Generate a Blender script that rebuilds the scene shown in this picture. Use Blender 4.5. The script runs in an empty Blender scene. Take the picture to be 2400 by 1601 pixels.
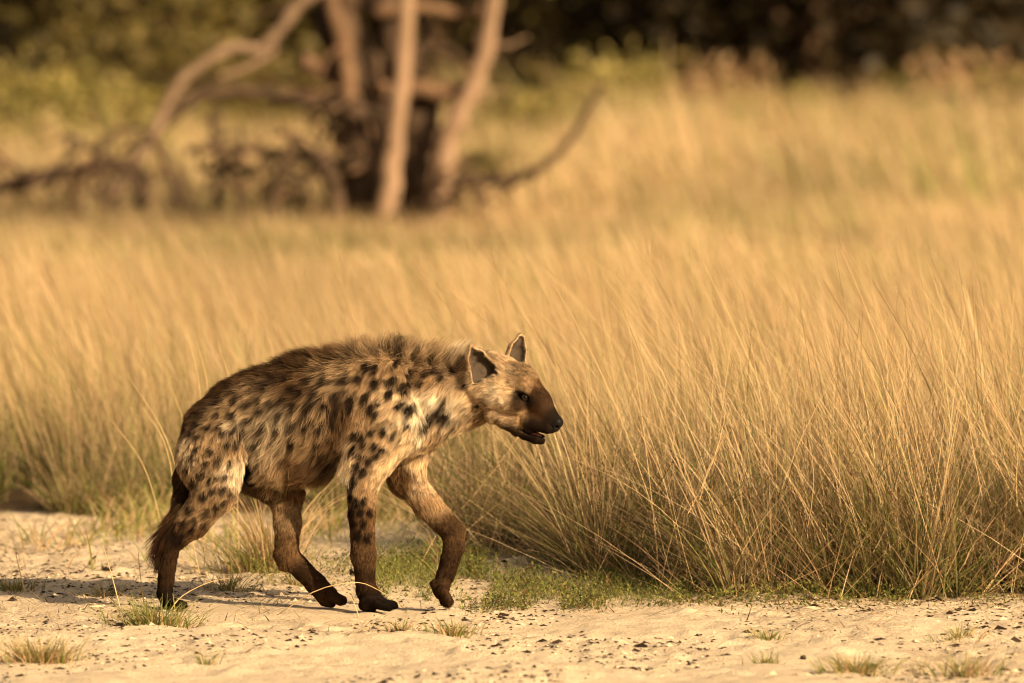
import bpy, math, numpy as np
import openvdb as vdb
from mathutils import Vector

# ------------------------------------------------------------------ camera, sky, sun, exposure
SC = bpy.context.scene
COL = SC.collection
F_PX, CX, CY, HOR = 19140.0, 1200.0, 800.5, 127.6      # photograph pixels (2400 x 1601)
CAM_Y, CAM_H = -25.05, 1.7
PITCH = math.atan((CY - HOR) / F_PX)
cam_d = bpy.data.cameras.new('camera'); cam = bpy.data.objects.new('camera', cam_d); COL.objects.link(cam)
cam.location = (0, CAM_Y, CAM_H); cam.rotation_euler = (math.pi/2 - PITCH, 0, 0)
cam_d.sensor_width = 36.0; cam_d.lens = F_PX / 2400.0 * 36.0
cam_d.clip_start = 0.5; cam_d.clip_end = 9000
cam_d.dof.use_dof = True; cam_d.dof.focus_distance = 25.0; cam_d.dof.aperture_fstop = 3.8
SC.camera = cam

SUN_EL, SUN_AZ = math.radians(26), math.radians(43)     # azimuth: to the right of the camera's back
sd = Vector((math.sin(SUN_AZ)*math.cos(SUN_EL), -math.cos(SUN_AZ)*math.cos(SUN_EL), math.sin(SUN_EL)))
W = bpy.data.worlds.new('World'); SC.world = W; W.use_nodes = True
wn = W.node_tree; bg = wn.nodes['Background']
sky = wn.nodes.new('ShaderNodeTexSky'); sky.sky_type = 'NISHITA'; sky.sun_disc = False
sky.sun_elevation = SUN_EL; sky.sun_rotation = math.atan2(sd.x, sd.y)
sky.dust_density = 8.0; sky.air_density = 1.0; sky.ozone_density = 0.0
wn.links.new(sky.outputs[0], bg.inputs[0]); bg.inputs[1].default_value = 0.05
sl = bpy.data.lights.new('sun', 'SUN'); sl.energy = 5.0; sl.angle = math.radians(0.5); sl.color = (1.0, 0.80, 0.55)
so = bpy.data.objects.new('sun', sl); COL.objects.link(so)
so.rotation_euler = sd.to_track_quat('Z', 'Y').to_euler()
vs = SC.view_settings
vs.view_transform = 'Standard'; vs.look = 'None'; vs.exposure = 0.68; vs.gamma = 1.0; vs.use_curve_mapping = False
vs.use_white_balance = True; vs.white_balance_temperature = 7300; vs.white_balance_tint = 10
cy = SC.cycles
cy.max_bounces = 6; cy.diffuse_bounces = 3; cy.glossy_bounces = 2; cy.transmission_bounces = 3; cy.transparent_max_bounces = 4
cy.use_denoising = True; cy.denoiser = 'OPENIMAGEDENOISE'; cy.denoising_prefilter = 'ACCURATE'; cy.use_adaptive_sampling = False; cy.filter_width = 1.1; cy.caustics_reflective = False; cy.caustics_refractive = False

# ------------------------------------------------------------------ helpers
rng = np.random.default_rng(7)
cp, sp_ = math.cos(PITCH), math.sin(PITCH)
def ray(px, py):
    a = (np.asarray(px, float) - CX) / F_PX; b = (CY - np.asarray(py, float)) / F_PX
    return a, cp + b*sp_, -sp_ + b*cp                    # x, y, z of a ray with unit depth
def P(px, py, y=0.0):
    a, b, c = ray(px, py); t = (y - CAM_Y) / b
    return np.stack(np.broadcast_arrays(a*t, np.asarray(y, float) + 0*a, CAM_H + c*t), -1)
def G(px, py):
    a, b, c = ray(px, py); t = -CAM_H / c
    return float(a*t), float(CAM_Y + b*t)

def hsh(i, j, k):
    h = (i.astype(np.int64)*374761393 + j.astype(np.int64)*668265263 + np.int64(k)*1274126177) & 0x7fffffff
    h = ((h ^ (h >> 13)) * 1274126177) & 0x7fffffff
    return ((h ^ (h >> 16)) & 0xffff) / 65535.0
def noise2(x, y, s=0):
    i = np.floor(x); j = np.floor(y); u = x - i; v = y - j
    u = u*u*(3-2*u); v = v*v*(3-2*v)
    a = hsh(i, j, s); b = hsh(i+1, j, s); c = hsh(i, j+1, s); d = hsh(i+1, j+1, s)
    return (a*(1-u)+b*u)*(1-v) + (c*(1-u)+d*u)*v         # 0..1

FEET = [tuple(P(868, 1430, -0.10)[[0, 1]]), tuple(P(400, 1424, -0.08)[[0, 1]]), tuple(P(780, 1424, 0.02)[[0, 1]]), tuple(P(1050, 1424, 0.02)[[0, 1]])]
def H(x, y):
    x = np.asarray(x, float); y = np.asarray(y, float)
    near = np.clip(1 - (np.abs(y) - 6)/8, 0, 1)
    z = 0.05*(noise2(x*0.7+9, y*0.5+3, 1) - .5) + 0.028*(noise2(x*2.6, y*1.7, 2) - .5)
    n3 = noise2(x*9+3*noise2(x*3, y*3, 8), y*7, 3); n4 = noise2(x*21, y*17, 4); n5 = noise2(x*48, y*40, 5)
    z = z + near*(0.013*(n3 - .5) + 0.012*(n4 - .5) + 0.011*(n5-.5)*np.clip(noise2(x*2, y*2, 6)*2-.5, 0, 1))
    z = z + near*0.016*np.clip(noise2(x*13+5, y*10, 11)*3.2-2.2, 0, 1) * np.clip(noise2(x*1.7, y*1.3, 12)*3-1, 0, 1)
    w = 0*x
    for fx, fy in FEET:
        w = np.maximum(w, np.exp(-(((x-fx)/0.10)**2 + ((y-fy)/0.13)**2)))
    w = np.maximum(w, .75*np.exp(-((x+.8)/1.0)**2 - ((y)/0.45)**2))
    return z*(1-w) - 0.004*w

def set_col(me, name, arr, dom='POINT'):
    a = me.color_attributes.new(name, 'FLOAT_COLOR', dom)
    c = np.ones((len(arr), 4), np.float32); c[:, :3] = arr
    a.data.foreach_set('color', c.ravel())
def mesh_np(name, V, Fq, mat=None, col=None, smooth=False):
    V = np.asarray(V, np.float32); Fq = np.asarray(Fq, np.int32); n, k = Fq.shape
    me = bpy.data.meshes.new(name)
    me.vertices.add(len(V)); me.vertices.foreach_set('co', V.ravel())
    me.loops.add(n*k); me.loops.foreach_set('vertex_index', Fq.ravel())
    me.polygons.add(n); me.polygons.foreach_set('loop_start', np.arange(0, n*k, k, dtype=np.int32))
    me.polygons.foreach_set('use_smooth', np.full(n, smooth))
    me.update(calc_edges=True)
    if col is not None: set_col(me, 'Col', col)
    if mat: me.materials.append(mat)
    return me
def obj(name, me, parent=None, **kw):
    o = bpy.data.objects.new(name, me); COL.objects.link(o)
    if parent is not None: o.parent = parent
    for k, v in kw.items(): o[k] = v
    return o
def empty(name, loc=(0, 0, 0), **kw):
    o = bpy.data.objects.new(name, None); COL.objects.link(o); o.location = loc; o.empty_display_size = .1
    for k, v in kw.items(): o[k] = v
    return o

class N:                                                 # tiny node helper
    def __init__(s, name):
        s.m = bpy.data.materials.new(name); s.m.use_nodes = True; s.t = s.m.node_tree
        s.b = s.t.nodes['Principled BSDF']; s.o = s.t.nodes['Material Output']
        s.b.inputs['Specular IOR Level'].default_value = 0.25
    def new(s, t, **kw):
        n = s.t.nodes.new(t)
        for k, v in kw.items():
            if k in n.inputs: n.inputs[k].default_value = v
            else: setattr(n, k, v)
        return n
    def ln(s, a, b): s.t.links.new(a, b)
def ramp(h, fac, stops):
    r = h.new('ShaderNodeValToRGB'); h.ln(fac, r.inputs[0]); e = r.color_ramp.elements
    while len(e) < len(stops): e.new(.5)
    for el, (p, c) in zip(e, stops): el.position = p; el.color = (*c, 1)
    return r.outputs[0]

def mat_blade(name, transl=0.35, rough=.55, spec=.25):
    h = N(name); a = h.new('ShaderNodeVertexColor', layer_name='Col')
    h.ln(a.outputs[0], h.b.inputs['Base Color']); h.b.inputs['Roughness'].default_value = rough
    h.b.inputs['Specular IOR Level'].default_value = spec
    tr = h.new('ShaderNodeBsdfTranslucent'); h.ln(a.outputs[0], tr.inputs[0])
    mx = h.new('ShaderNodeMixShader'); mx.inputs[0].default_value = transl
    h.ln(h.b.outputs[0], mx.inputs[1]); h.ln(tr.outputs[0], mx.inputs[2]); h.ln(mx.outputs[0], h.o.inputs[0])
    return h.m
M_GRASS = mat_blade('dry_grass', .30)
M_HERB = mat_blade('herb_leaf', .25)
M_LEAF = mat_blade('tree_leaf', .25)

def mat_noise(name, c1, c2, scale, rough=.85, bump=.3, stretch=(1, 1, 1), detail=6, bscale=None):
    h = N(name); tc = h.new('ShaderNodeTexCoord'); mp = h.new('ShaderNodeMapping'); mp.inputs['Scale'].default_value = stretch
    h.ln(tc.outputs['Object'], mp.inputs[0])
    n = h.new('ShaderNodeTexNoise', Scale=scale, Detail=detail, Roughness=.65); h.ln(mp.outputs[0], n.inputs[0])
    h.ln(ramp(h, n.outputs[0], [(.3, c1), (.7, c2)]), h.b.inputs['Base Color'])
    h.b.inputs['Roughness'].default_value = rough
    if bump:
        n2 = h.new('ShaderNodeTexNoise', Scale=bscale or scale*3, Detail=5); h.ln(mp.outputs[0], n2.inputs[0])
        b = h.new('ShaderNodeBump', Strength=bump, Distance=.02); h.ln(n2.outputs[0], b.inputs['Height']); h.ln(b.outputs[0], h.b.inputs['Normal'])
    return h.m

# ------------------------------------------------------------------ ground
def axis(lo, hi, st, far, g=1.16):
    c = list(np.arange(lo, hi, st)); s = st
    r = [hi]
    while r[-1] < far: s *= g; r.append(r[-1]+s)
    l = [lo]; s = st
    while l[-1] > -far: s *= g; l.append(l[-1]-s)
    return np.array(l[:0:-1] + c + r)
gx = axis(-2.2, 2.2, .015, 3500); gy = axis(-4.6, 5.3, .026, 3500)
XX, YY = np.meshgrid(gx, gy); ZZ = H(XX, YY)
nx, ny = len(gx), len(gy); idx = np.arange(nx*ny).reshape(ny, nx)
gq = np.stack([idx[:-1, :-1], idx[:-1, 1:], idx[1:, 1:], idx[1:, :-1]], -1).reshape(-1, 4)
def edge_d(x):                                           # where the grass begins, as a depth beyond the hyena plane
    x = np.asarray(x, float)
    e = np.where(x < -.25, 4.9 + .5*(noise2(x*2+4, x*0, 31)-.5), np.where(x < .2, 2.2, np.clip(1.35-(x-.2)*2.2, .55, 9)))
    return e + .25*(noise2(x*3.3, x*0+2, 32)-.5)
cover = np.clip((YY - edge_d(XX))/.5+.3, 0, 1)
hg = N('sand')
at = hg.new('ShaderNodeAttribute', attribute_name='cover')
tc = hg.new('ShaderNodeTexCoord')
n1 = hg.new('ShaderNodeTexNoise', Scale=2.2, Detail=5, Roughness=.6); hg.ln(tc.outputs['Object'], n1.inputs[0])
mpg = hg.new('ShaderNodeMapping'); mpg.inputs['Scale'].default_value = (.8, .5, 1); hg.ln(tc.outputs['Object'], mpg.inputs[0])
n2 = hg.new('ShaderNodeTexNoise', Scale=26, Detail=8, Roughness=.75); hg.ln(mpg.outputs[0], n2.inputs[0])
c_a = ramp(hg, n1.outputs[0], [(.3, (.64, .50, .34)), (.7, (.76, .61, .42))])
c_b = ramp(hg, n2.outputs[0], [(.27, (.22, .185, .15)), (.35, (.82, .79, .75)), (.44, (1, 1, 1))])
mu = hg.new('ShaderNodeMix', data_type='RGBA', blend_type='MULTIPLY'); mu.inputs[0].default_value = 1
hg.ln(c_a, mu.inputs[6]); hg.ln(c_b, mu.inputs[7])
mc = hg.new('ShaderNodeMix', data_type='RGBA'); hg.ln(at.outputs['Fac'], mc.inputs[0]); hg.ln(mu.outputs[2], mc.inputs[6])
mc.inputs[7].default_value = (.085, .055, .028, 1)  # thatch litter brown, darkened further to paint the shade under the grass
hg.ln(mc.outputs[2], hg.b.inputs['Base Color']); hg.b.inputs['Roughness'].default_value = .95
hg.b.inputs['Specular IOR Level'].default_value = .1
nb = hg.new('ShaderNodeTexNoise', Scale=85, Detail=6, Roughness=.65); hg.ln(tc.outputs['Object'], nb.inputs[0])
bp = hg.new('ShaderNodeBump', Strength=.8, Distance=.012); hg.ln(nb.outputs[0], bp.inputs['Height']); hg.ln(bp.outputs[0], hg.b.inputs['Normal'])
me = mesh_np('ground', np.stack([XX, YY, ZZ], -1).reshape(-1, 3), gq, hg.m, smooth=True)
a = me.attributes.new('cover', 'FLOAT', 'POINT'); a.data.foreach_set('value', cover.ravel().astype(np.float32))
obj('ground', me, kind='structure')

# ------------------------------------------------------------------ grass blades
STRAW = np.array([[.66, .46, .25], [.58, .39, .21], [.72, .53, .31], [.48, .30, .15], [.58, .43, .22]])
GREEN = np.array([[.22, .25, .06], [.30, .29, .08], [.16, .19, .045], [.36, .33, .10]])
def blades(base, h, az, lean, bend, w, nseg, col, col_base=None, side_az=None, droop=.35, zs=1.0):
    n = len(base); t = np.linspace(0, 1, nseg+1)[None, :]
    h = np.broadcast_to(h, n)[:, None]; lean = np.broadcast_to(lean, n)[:, None]; bend = np.broadcast_to(bend, n)[:, None]
    hor = h*(lean*t + bend*t*t)
    z = h*t*np.sqrt(np.clip(1-(lean*.75)**2, .05, 1)) - h*droop*np.abs(bend)*t**3
    z = z*zs
    dx, dy = np.cos(az)[:, None], np.sin(az)[:, None]
    C = np.stack([base[:, :1] + hor*dx, base[:, 1:2] + hor*dy, base[:, 2:3] + z], -1)
    if side_az is None: side_az = rng.uniform(0, math.pi, n)
    wt = np.broadcast_to(w, n)[:, None]*(1-.82*t**1.4)*.5
    S = np.stack([np.cos(side_az)[:, None]*wt, np.sin(side_az)[:, None]*wt, 0*wt], -1)
    V = np.stack([C-S, C+S], 2).reshape(-1, 3)
    k = (np.arange(n)*(nseg+1)*2)[:, None] + (np.arange(nseg)*2)[None, :]
    Q = np.stack([k, k+1, k+3, k+2], -1).reshape(-1, 4)
    if col_base is None: cc = np.repeat(col[:, None], nseg+1, 1)
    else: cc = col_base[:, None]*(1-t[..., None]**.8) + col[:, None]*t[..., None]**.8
    cc = np.repeat(cc, 2, 1).reshape(-1, 3)
    return V, Q, cc, C
def merge(parts):
    V, Q, Cc, o = [], [], [], 0
    for v, q, c in parts:
        V.append(v); Q.append(q+o); Cc.append(c); o += len(v)
    return np.concatenate(V), np.concatenate(Q), np.concatenate(Cc)
def pick(pal, n, j=.18):
    c = pal[rng.integers(0, len(pal), n)]*rng.uniform(1-j, 1+j, (n, 1)); return np.clip(c, 0, 1)
def halfw(y): return (y - CAM_Y)*1200/F_PX

def tall(n_t, y0, y1, per, hmean, width, nseg, spread, green, reg=None, margin=.5, leaf=.45, ymin=True, lean_az=math.pi, wild=.5):
    """tussocks of dry stems and leaves"""
    y = np.sqrt(rng.uniform((y0-CAM_Y)**2, (y1-CAM_Y)**2, n_t)) + CAM_Y
    x = rng.uniform(-1, 1, n_t)*(halfw(y)+margin)
    keep = y > edge_d(x)
    if reg is not None: keep &= reg(x, y)
    x, y = x[keep], y[keep]; m = len(x)
    hb = hmean(x, y)*rng.uniform(.75, 1.2, m)
    x = np.repeat(x, per); y = np.repeat(y, per); hb = np.repeat(hb, per); n = len(x)
    x = x + rng.normal(0, spread, n); y = y + rng.normal(0, spread, n)
    isleaf = rng.random(n) < leaf
    h = hb*np.where(isleaf, rng.uniform(.3, .75, n), rng.uniform(.7, 1.15, n))
    az = lean_az + rng.normal(0, wild, n); az = np.where(isleaf & (rng.random(n) < .6), rng.uniform(0, 6.28, n), az)
    lean = np.where(isleaf, rng.uniform(.05, .55, n), np.abs(rng.normal(.20, .13, n)))
    bend = np.where(isleaf, rng.uniform(.1, .8, n), np.abs(rng.normal(.13, .10, n)))
    col = pick(STRAW, n); gr = rng.random(n) < green(x, y)*np.where(isleaf, 1.5, .6)
    col[gr] = pick(GREEN, gr.sum())
    col = col*(.70+.52*noise2(x*.9+3, y*.22, 46))[:, None]; cb = col*.7; g2 = rng.random(n) < .25; cb[g2] = .5*cb[g2] + .5*pick(GREEN, g2.sum())  # base colours darkened, painting shade into the foot of the grass
    w = width*np.where(isleaf, 1.25, .8)*rng.uniform(.7, 1.3, n)
    b = np.stack([x, y, H(x, y)-.01], -1)
    return blades(b, h, az, lean, bend, w, nseg, col, cb)

def patch(x, y, s): return noise2(x*.45+s, y*.16+s, 40+s)
# in-focus edge of the tall grass
g_near = []
def hn_(x, y): return np.where(x > .1, .49+.22*np.clip(x-.1, 0, 1.1)+.25*(noise2(x*1.9, y*1.2, 41)-.5), .52+.2*(noise2(x*2, y*1.2, 42)-.5))
def tussocks(n_t, x0, x1, y0, y1, n_stem, n_leaf, reg, gfrac=.30, ws=.0030, gain=1.0):
    x = rng.uniform(x0, x1, n_t); y = rng.uniform(y0, y1, n_t); k = (y > edge_d(x)+.05) & reg(x, y); x, y = x[k], y[k]
    big = rng.uniform(.65, 1.3, len(x)); hh = hn_(x, y)*rng.uniform(.8, 1.18, len(x)); out = []
    wind = rng.normal(.11, .13, len(x)); gt = rng.random(len(x))
    for kind, per in (('stem', n_stem), ('leaf', n_leaf)):
        cnt = np.maximum((per*big).astype(int), 4); i = np.repeat(np.arange(len(x)), cnt); n = len(i)
        r = np.abs(rng.normal(0, .038, n))*big[i]; a0 = rng.uniform(0, 6.28, n); ox, oy = r*np.cos(a0), r*np.sin(a0)
        if kind == 'stem':
            vx = -wind[i] + np.cos(a0)*rng.uniform(0, .26, n) + rng.normal(0, .10, n); vy = np.sin(a0)*rng.uniform(0, .22, n) + rng.normal(0, .07, n)
            h = hh[i]*rng.uniform(.6, 1.25, n); bend = np.abs(rng.normal(.09, .09, n)); w = ws*rng.uniform(.6, 1.3, n); col = np.clip(pick(STRAW, n, .3)*gain, 0, .9)
            g_ = rng.random(n) < gfrac*.4*(.4+gt[i]*1.2)
        else:
            vx = -.10 + np.cos(a0)*rng.uniform(.1, .8, n); vy = np.sin(a0)*rng.uniform(.1, .8, n)
            h = hh[i]*rng.uniform(.25, .72, n); bend = rng.uniform(.05, .75, n); w = .0040*rng.uniform(.6, 1.4, n); col = pick(STRAW*.68, n, .35)  # leaf straw toned down as a painted shaded backing behind the stems
            g_ = rng.random(n) < gfrac*1.5*(.3+gt[i]*1.4)
        col[g_] = pick(GREEN, g_.sum()); d_ = rng.random(n) < .22; col[d_] *= rng.uniform(.35, .7, (d_.sum(), 1)); cb = col*.42; q_ = rng.random(n) < .3; cb[q_] = pick(GREEN*.5, q_.sum())  # blade bases darkened to imitate self-shadow low in the tussocks
        bx, by = x[i]+ox, y[i]+oy
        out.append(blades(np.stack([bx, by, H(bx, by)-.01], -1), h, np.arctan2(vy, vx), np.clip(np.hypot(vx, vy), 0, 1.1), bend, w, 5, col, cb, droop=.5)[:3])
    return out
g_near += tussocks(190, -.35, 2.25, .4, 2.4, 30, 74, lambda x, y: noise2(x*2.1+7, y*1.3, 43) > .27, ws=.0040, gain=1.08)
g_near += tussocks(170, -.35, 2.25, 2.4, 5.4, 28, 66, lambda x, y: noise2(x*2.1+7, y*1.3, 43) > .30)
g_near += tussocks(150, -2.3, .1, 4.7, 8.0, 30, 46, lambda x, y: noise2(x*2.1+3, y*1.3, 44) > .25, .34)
# dead tangle low in the clumps, tones darkened to stand in for self-shadow
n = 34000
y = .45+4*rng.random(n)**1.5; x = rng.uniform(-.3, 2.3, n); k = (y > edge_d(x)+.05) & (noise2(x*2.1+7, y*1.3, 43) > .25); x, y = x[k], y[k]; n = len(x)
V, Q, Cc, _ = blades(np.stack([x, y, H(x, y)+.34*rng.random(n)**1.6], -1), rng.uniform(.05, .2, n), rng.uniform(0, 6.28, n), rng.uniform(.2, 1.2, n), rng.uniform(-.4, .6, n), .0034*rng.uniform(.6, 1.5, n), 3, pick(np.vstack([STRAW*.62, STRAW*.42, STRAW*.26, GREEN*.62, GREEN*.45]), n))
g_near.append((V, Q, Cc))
n = 1300
x = rng.uniform(-.2, 2.2, n); y = .45+2.6*rng.random(n)**1.3; k = (y > edge_d(x)) & (noise2(x*2.1+7, y*1.3, 43) > .25); x, y = x[k], y[k]; n = len(x)
V, Q, Cc, _ = blades(np.stack([x, y, H(x, y)+.35*rng.random(n)**2], -1), rng.uniform(.2, .6, n), rng.uniform(0, 6.28, n), rng.uniform(.15, .85, n), rng.normal(0, .3, n), .0030*rng.uniform(.7, 1.3, n), 5, pick(STRAW[[0, 1, 2, 4]], n, .25))
g_near.append((V, Q, Cc))
# long straws bowed down across the front
n = 75
x = rng.uniform(-.3, 2.1, n); y = edge_d(x)+rng.uniform(-.05, .6, n)
V, Q, Cc, _ = blades(np.stack([x, y, H(x, y)], -1), rng.uniform(.45, .9, n), np.where(rng.random(n) < .55, math.pi, 0)+rng.normal(0, .8, n), rng.uniform(.25, .9, n), rng.uniform(.2, .8, n), .0036*rng.uniform(.7, 1.2, n), 9, pick(STRAW[[0, 2, 4]], n), droop=.75)
g_near.append((V, Q, Cc))
# long flowering stems standing above the rest, with fine side branches
n = 620
y = rng.uniform(.6, 6.5, n); x = rng.uniform(-.25, 1, n)*(halfw(y)+.4); k = (y > edge_d(x)) & ((x > .05) | (y > 5.5)) & (noise2(x*2.4, y*1.4, 45) > .42); x, y = x[k], y[k]; n = len(x)
h = rng.uniform(.75, 1.22, n)
V, Q, Cc, Cn = blades(np.stack([x, y, H(x, y)], -1), h, math.pi+rng.normal(0, .7, n), np.abs(rng.normal(.22, .14, n)), np.abs(rng.normal(.22, .14, n)), .0030*rng.uniform(.8, 1.2, n), 7, pick(STRAW[[0, 2, 4]], n))
g_near.append((V, Q, Cc))
sb = rng.random(n) < .5; Cb = Cn[sb]; m = len(Cb)
for lev in range(6):
    tt = .62 + .06*lev; i0 = int(tt*7); fr = tt*7-i0
    b = Cb[:, i0]*(1-fr) + Cb[:, i0+1]*fr
    V, Q, Cc, _ = blades(b, rng.uniform(.03, .09, m), rng.uniform(0, 6.28, m), rng.uniform(.2, .8, m), 0*rng.random(m)+.1, .0012, 2, pick(STRAW[[1, 3]], m))
    g_near.append((V, Q, Cc))
# fallen and crossing straws at the foot of the grass
n = 2600
y = rng.uniform(.35, 3.5, n); x = rng.uniform(-.9, 2.1, n); k = y > edge_d(x)-.35; x, y = x[k], y[k]; n = len(x)
V, Q, Cc, _ = blades(np.stack([x, y, H(x, y)+.01], -1), rng.uniform(.15, .6, n), rng.uniform(0, 6.28, n), rng.uniform(.8, 1.2, n), rng.uniform(0, .25, n), .003, 4, pick(STRAW, n))
g_near.append((V, Q, Cc))
V, Q, Cc = merge(g_near)
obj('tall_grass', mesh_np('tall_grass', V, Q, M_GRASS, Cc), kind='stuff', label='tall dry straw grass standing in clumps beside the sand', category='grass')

# middle and far grass
gm = []
def hm(x, y): return (np.where(x < .3+y*.004, .46, .56) + .34*(patch(x, y, 1)-.4))*np.where((y > 27) & (x < 1.2), .55, 1)
gg = lambda x, y: np.clip(patch(x, y, 2)*1.6-.62, 0, .8)
gm.append(tall(4400, 6.5, 20, 13, hm, .0055, 3, .10, lambda x, y: .12+.5*gg(x, y), leaf=.5)[:3])
gm.append(tall(5200, 20, 52, 12, hm, .011, 3, .16, lambda x, y: .08+.7*gg(x, y), margin=.8, leaf=.5)[:3])
outm = lambda m_: (lambda x, y: np.abs(x) > halfw(y)+m_)
gm.append(tall(1500, 6.5, 20, 9, hm, .0075, 3, .12, lambda x, y: .2, outm(.5), margin=2.2)[:3])
gm.append(tall(1500, 20, 52, 9, hm, .014, 2, .2, lambda x, y: .2, outm(.8), margin=3.5)[:3])
V, Q, Cc = merge(gm)
obj('meadow_grass', mesh_np('meadow_grass', V, Q, M_GRASS, Cc), kind='stuff', label='knee high straw coloured grass spreading behind the hyena', category='grass')
gf = []
gf.append(tall(6500, 50, 105, 9, lambda x, y: np.where(x < 1.2, .62, .9)+.6*(patch(x, y, 3)-.3), .024, 2, .3, lambda x, y: .08+.8*gg(x, y), margin=1.5)[:3])
gf.append(tall(6500, 105, 230, 8, lambda x, y: np.where(x < -2, .85, 1.25)*(1-.62*np.exp(-((x/(y-CAM_Y)*F_PX-880)/170)**2)-.35*np.exp(-((x/(y-CAM_Y)*F_PX-520)/70)**2)) + .8*(noise2(x*.55, y*.05, 47)-.35), .055, 2, .5, lambda x, y: .05+.7*gg(x, y), margin=2.5)[:3])
gf.append(tall(2200, 50, 230, 8, lambda x, y: .9+.5*(patch(x, y, 3)-.3), .05, 2, .5, lambda x, y: .15, outm(1.5), margin=9)[:3])
V, Q, Cc = merge(gf)
obj('distant_grass', mesh_np('distant_grass', V, Q, M_GRASS, Cc), kind='stuff', label='pale golden grass reaching back to the dark trees', category='grass')

# short green growth along the back edge of the sand
n = 13000
x = rng.uniform(-2.8, -.2, n); y = edge_d(x) + .35 - rng.exponential(.55, n)*rng.choice([1, -1], n, p=[.75, .25]); k = noise2(x*3, y*1.5, 50) > .38; x, y = x[k], y[k]; n = len(x)
V, Q, Cc, _ = blades(np.stack([x, y, H(x, y)-.005], -1), rng.uniform(.04, .17, n), rng.uniform(0, 6.28, n), rng.uniform(.1, .8, n), rng.uniform(.1, .6, n), .006*rng.uniform(.7, 1.4, n), 3,
                     np.where(rng.random((n, 1)) < .5, pick(GREEN, n), pick(STRAW*.8, n)))
obj('short_grass', mesh_np('short_grass', V, Q, M_GRASS, Cc), kind='stuff', label='short green grass along the back edge of the sand', category='grass')

# ------------------------------------------------------------------ creeping green herb with small leaves
def leaves(base, size, col, tilt=.8):
    n = len(base); az = rng.uniform(0, 6.28, n); el = rng.uniform(-.1, tilt*1.4, n)
    d = np.stack([np.cos(az)*np.cos(el), np.sin(az)*np.cos(el), np.sin(el)], -1)
    s = np.stack([-np.sin(az), np.cos(az), rng.uniform(-.5, .5, n)], -1); s /= np.linalg.norm(s, axis=1, keepdims=True)
    L = size[:, None]; V = np.stack([base, base + d*L*.5 + s*L*.24, base + d*L, base + d*L*.5 - s*L*.24], 1).reshape(-1, 3)
    Q = np.arange(n*4).reshape(n, 4); return V, Q, np.repeat(col, 4, 0)
def herb_points(n, x0, x1, f):
    x = rng.uniform(x0, x1, n); y = f(x, n); return x, y
pts = []
for (pa, pb, yc, sd_, cnt) in [(880, 1130, 1352, 22, 3000), (1090, 1600, 1366, 22, 9500), (1080, 1420, 1412, 7, 3000), (1490, 1620, 1420, 5, 700), (1560, 1990, 1385, 18, 9000), (1950, 2420, 1388, 16, 8000), (560, 880, 1352, 14, 1800), (890, 1010, 1404, 6, 900)]:
    px = rng.uniform(pa, pb, cnt); py = rng.normal(yc, sd_, cnt)
    py = np.clip(py, 1290, 1428); gxy = np.array([G(a_, b_) for a_, b_ in zip(px, py)]); pts.append(gxy)
pts = np.concatenate(pts); k = noise2(pts[:, 0]*9, pts[:, 1]*3.5, 60) > .40; pts = pts[k]
n = len(pts); hh = rng.random(n)**1.5*.055*(.5+noise2(pts[:, 0]*5, pts[:, 1]*2, 61))
b = np.stack([pts[:, 0], pts[:, 1], H(pts[:, 0], pts[:, 1]) + hh], -1)
hc = np.array([[.13, .145, .03], [.18, .19, .042], [.075, .09, .022], [.27, .23, .07], [.17, .09, .04]])
p1 = leaves(b, rng.uniform(.008, .018, n), hc[rng.choice(5, n, p=[.28, .18, .24, .17, .13])]*rng.uniform(.8, 1.2, (n, 1)))
m = n//5; sb = b[:m].copy(); sb[:, 2] -= hh[:m]
p2 = blades(sb, hh[:m]*1.3+.02, rng.uniform(0, 6.28, m), rng.uniform(.1, .8, m), .2*np.ones(m), .0018, 2, pick(GREEN, m)*.8)[:3]
V, Q, Cc = merge([p1, p2])
obj('ground_cover', mesh_np('ground_cover', V, Q, M_HERB, Cc), kind='stuff', label='low creeping herb with tiny green leaves at the foot of the tall grass', category='herb')

# ------------------------------------------------------------------ litter on the sand: straw bits, dark crumbs
n = 20000
y = rng.uniform(-4.3, 5, n); x = rng.uniform(-1, 1, n)*(halfw(y)+.3)
dens = noise2(x*2.2, y*1.1, 70)*1.2 + .5*(y > edge_d(x)-.9) + .55*(x < -.55)*(y > -.7) + .25*(y > -1.2)*(x < .4); k = dens > .62+.25*rng.random(n); x, y = x[k], y[k]; n = len(x)
p1 = blades(np.stack([x, y, H(x, y)+.004], -1), rng.uniform(.015, .13, n), rng.uniform(0, 6.28, n), rng.uniform(.95, 1.3, n), rng.uniform(0, .12, n), .0030*rng.uniform(.6, 1.5, n), 3,
            np.where(rng.random((n, 1)) < .42, np.array([[.07, .045, .028]]), pick(STRAW, n)*.9), droop=.1, zs=np.where(rng.random((n, 1)) < .22, .5, .10))
V, Q, Cc = merge([p1[:3]])
obj('straw_litter', mesh_np('straw_litter', V, Q, M_GRASS, Cc), kind='stuff', label='broken straws and stalk bits scattered on the sand', category='straw')
n = 5200; y = rng.uniform(-.5, 4.9, n); x = rng.uniform(-1, 1, n)*(halfw(y)+.3); k = (x < -.35+.25*rng.normal(0, 1, n)) & (noise2(x*4, y*1.6, 72) > .42+.2*rng.random(n)); x, y = x[k], y[k]; n = len(x)
p1 = blades(np.stack([x, y, H(x, y)], -1), rng.uniform(.015, .09, n), rng.uniform(0, 6.28, n), rng.uniform(.4, 1.2, n), rng.uniform(0, .5, n), .0034*rng.uniform(.6, 1.5, n), 3, pick(np.vstack([STRAW*.8, STRAW*.4, STRAW*.2, GREEN*.6]), n), zs=.55)
V, Q, Cc = merge([p1[:3]])
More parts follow.
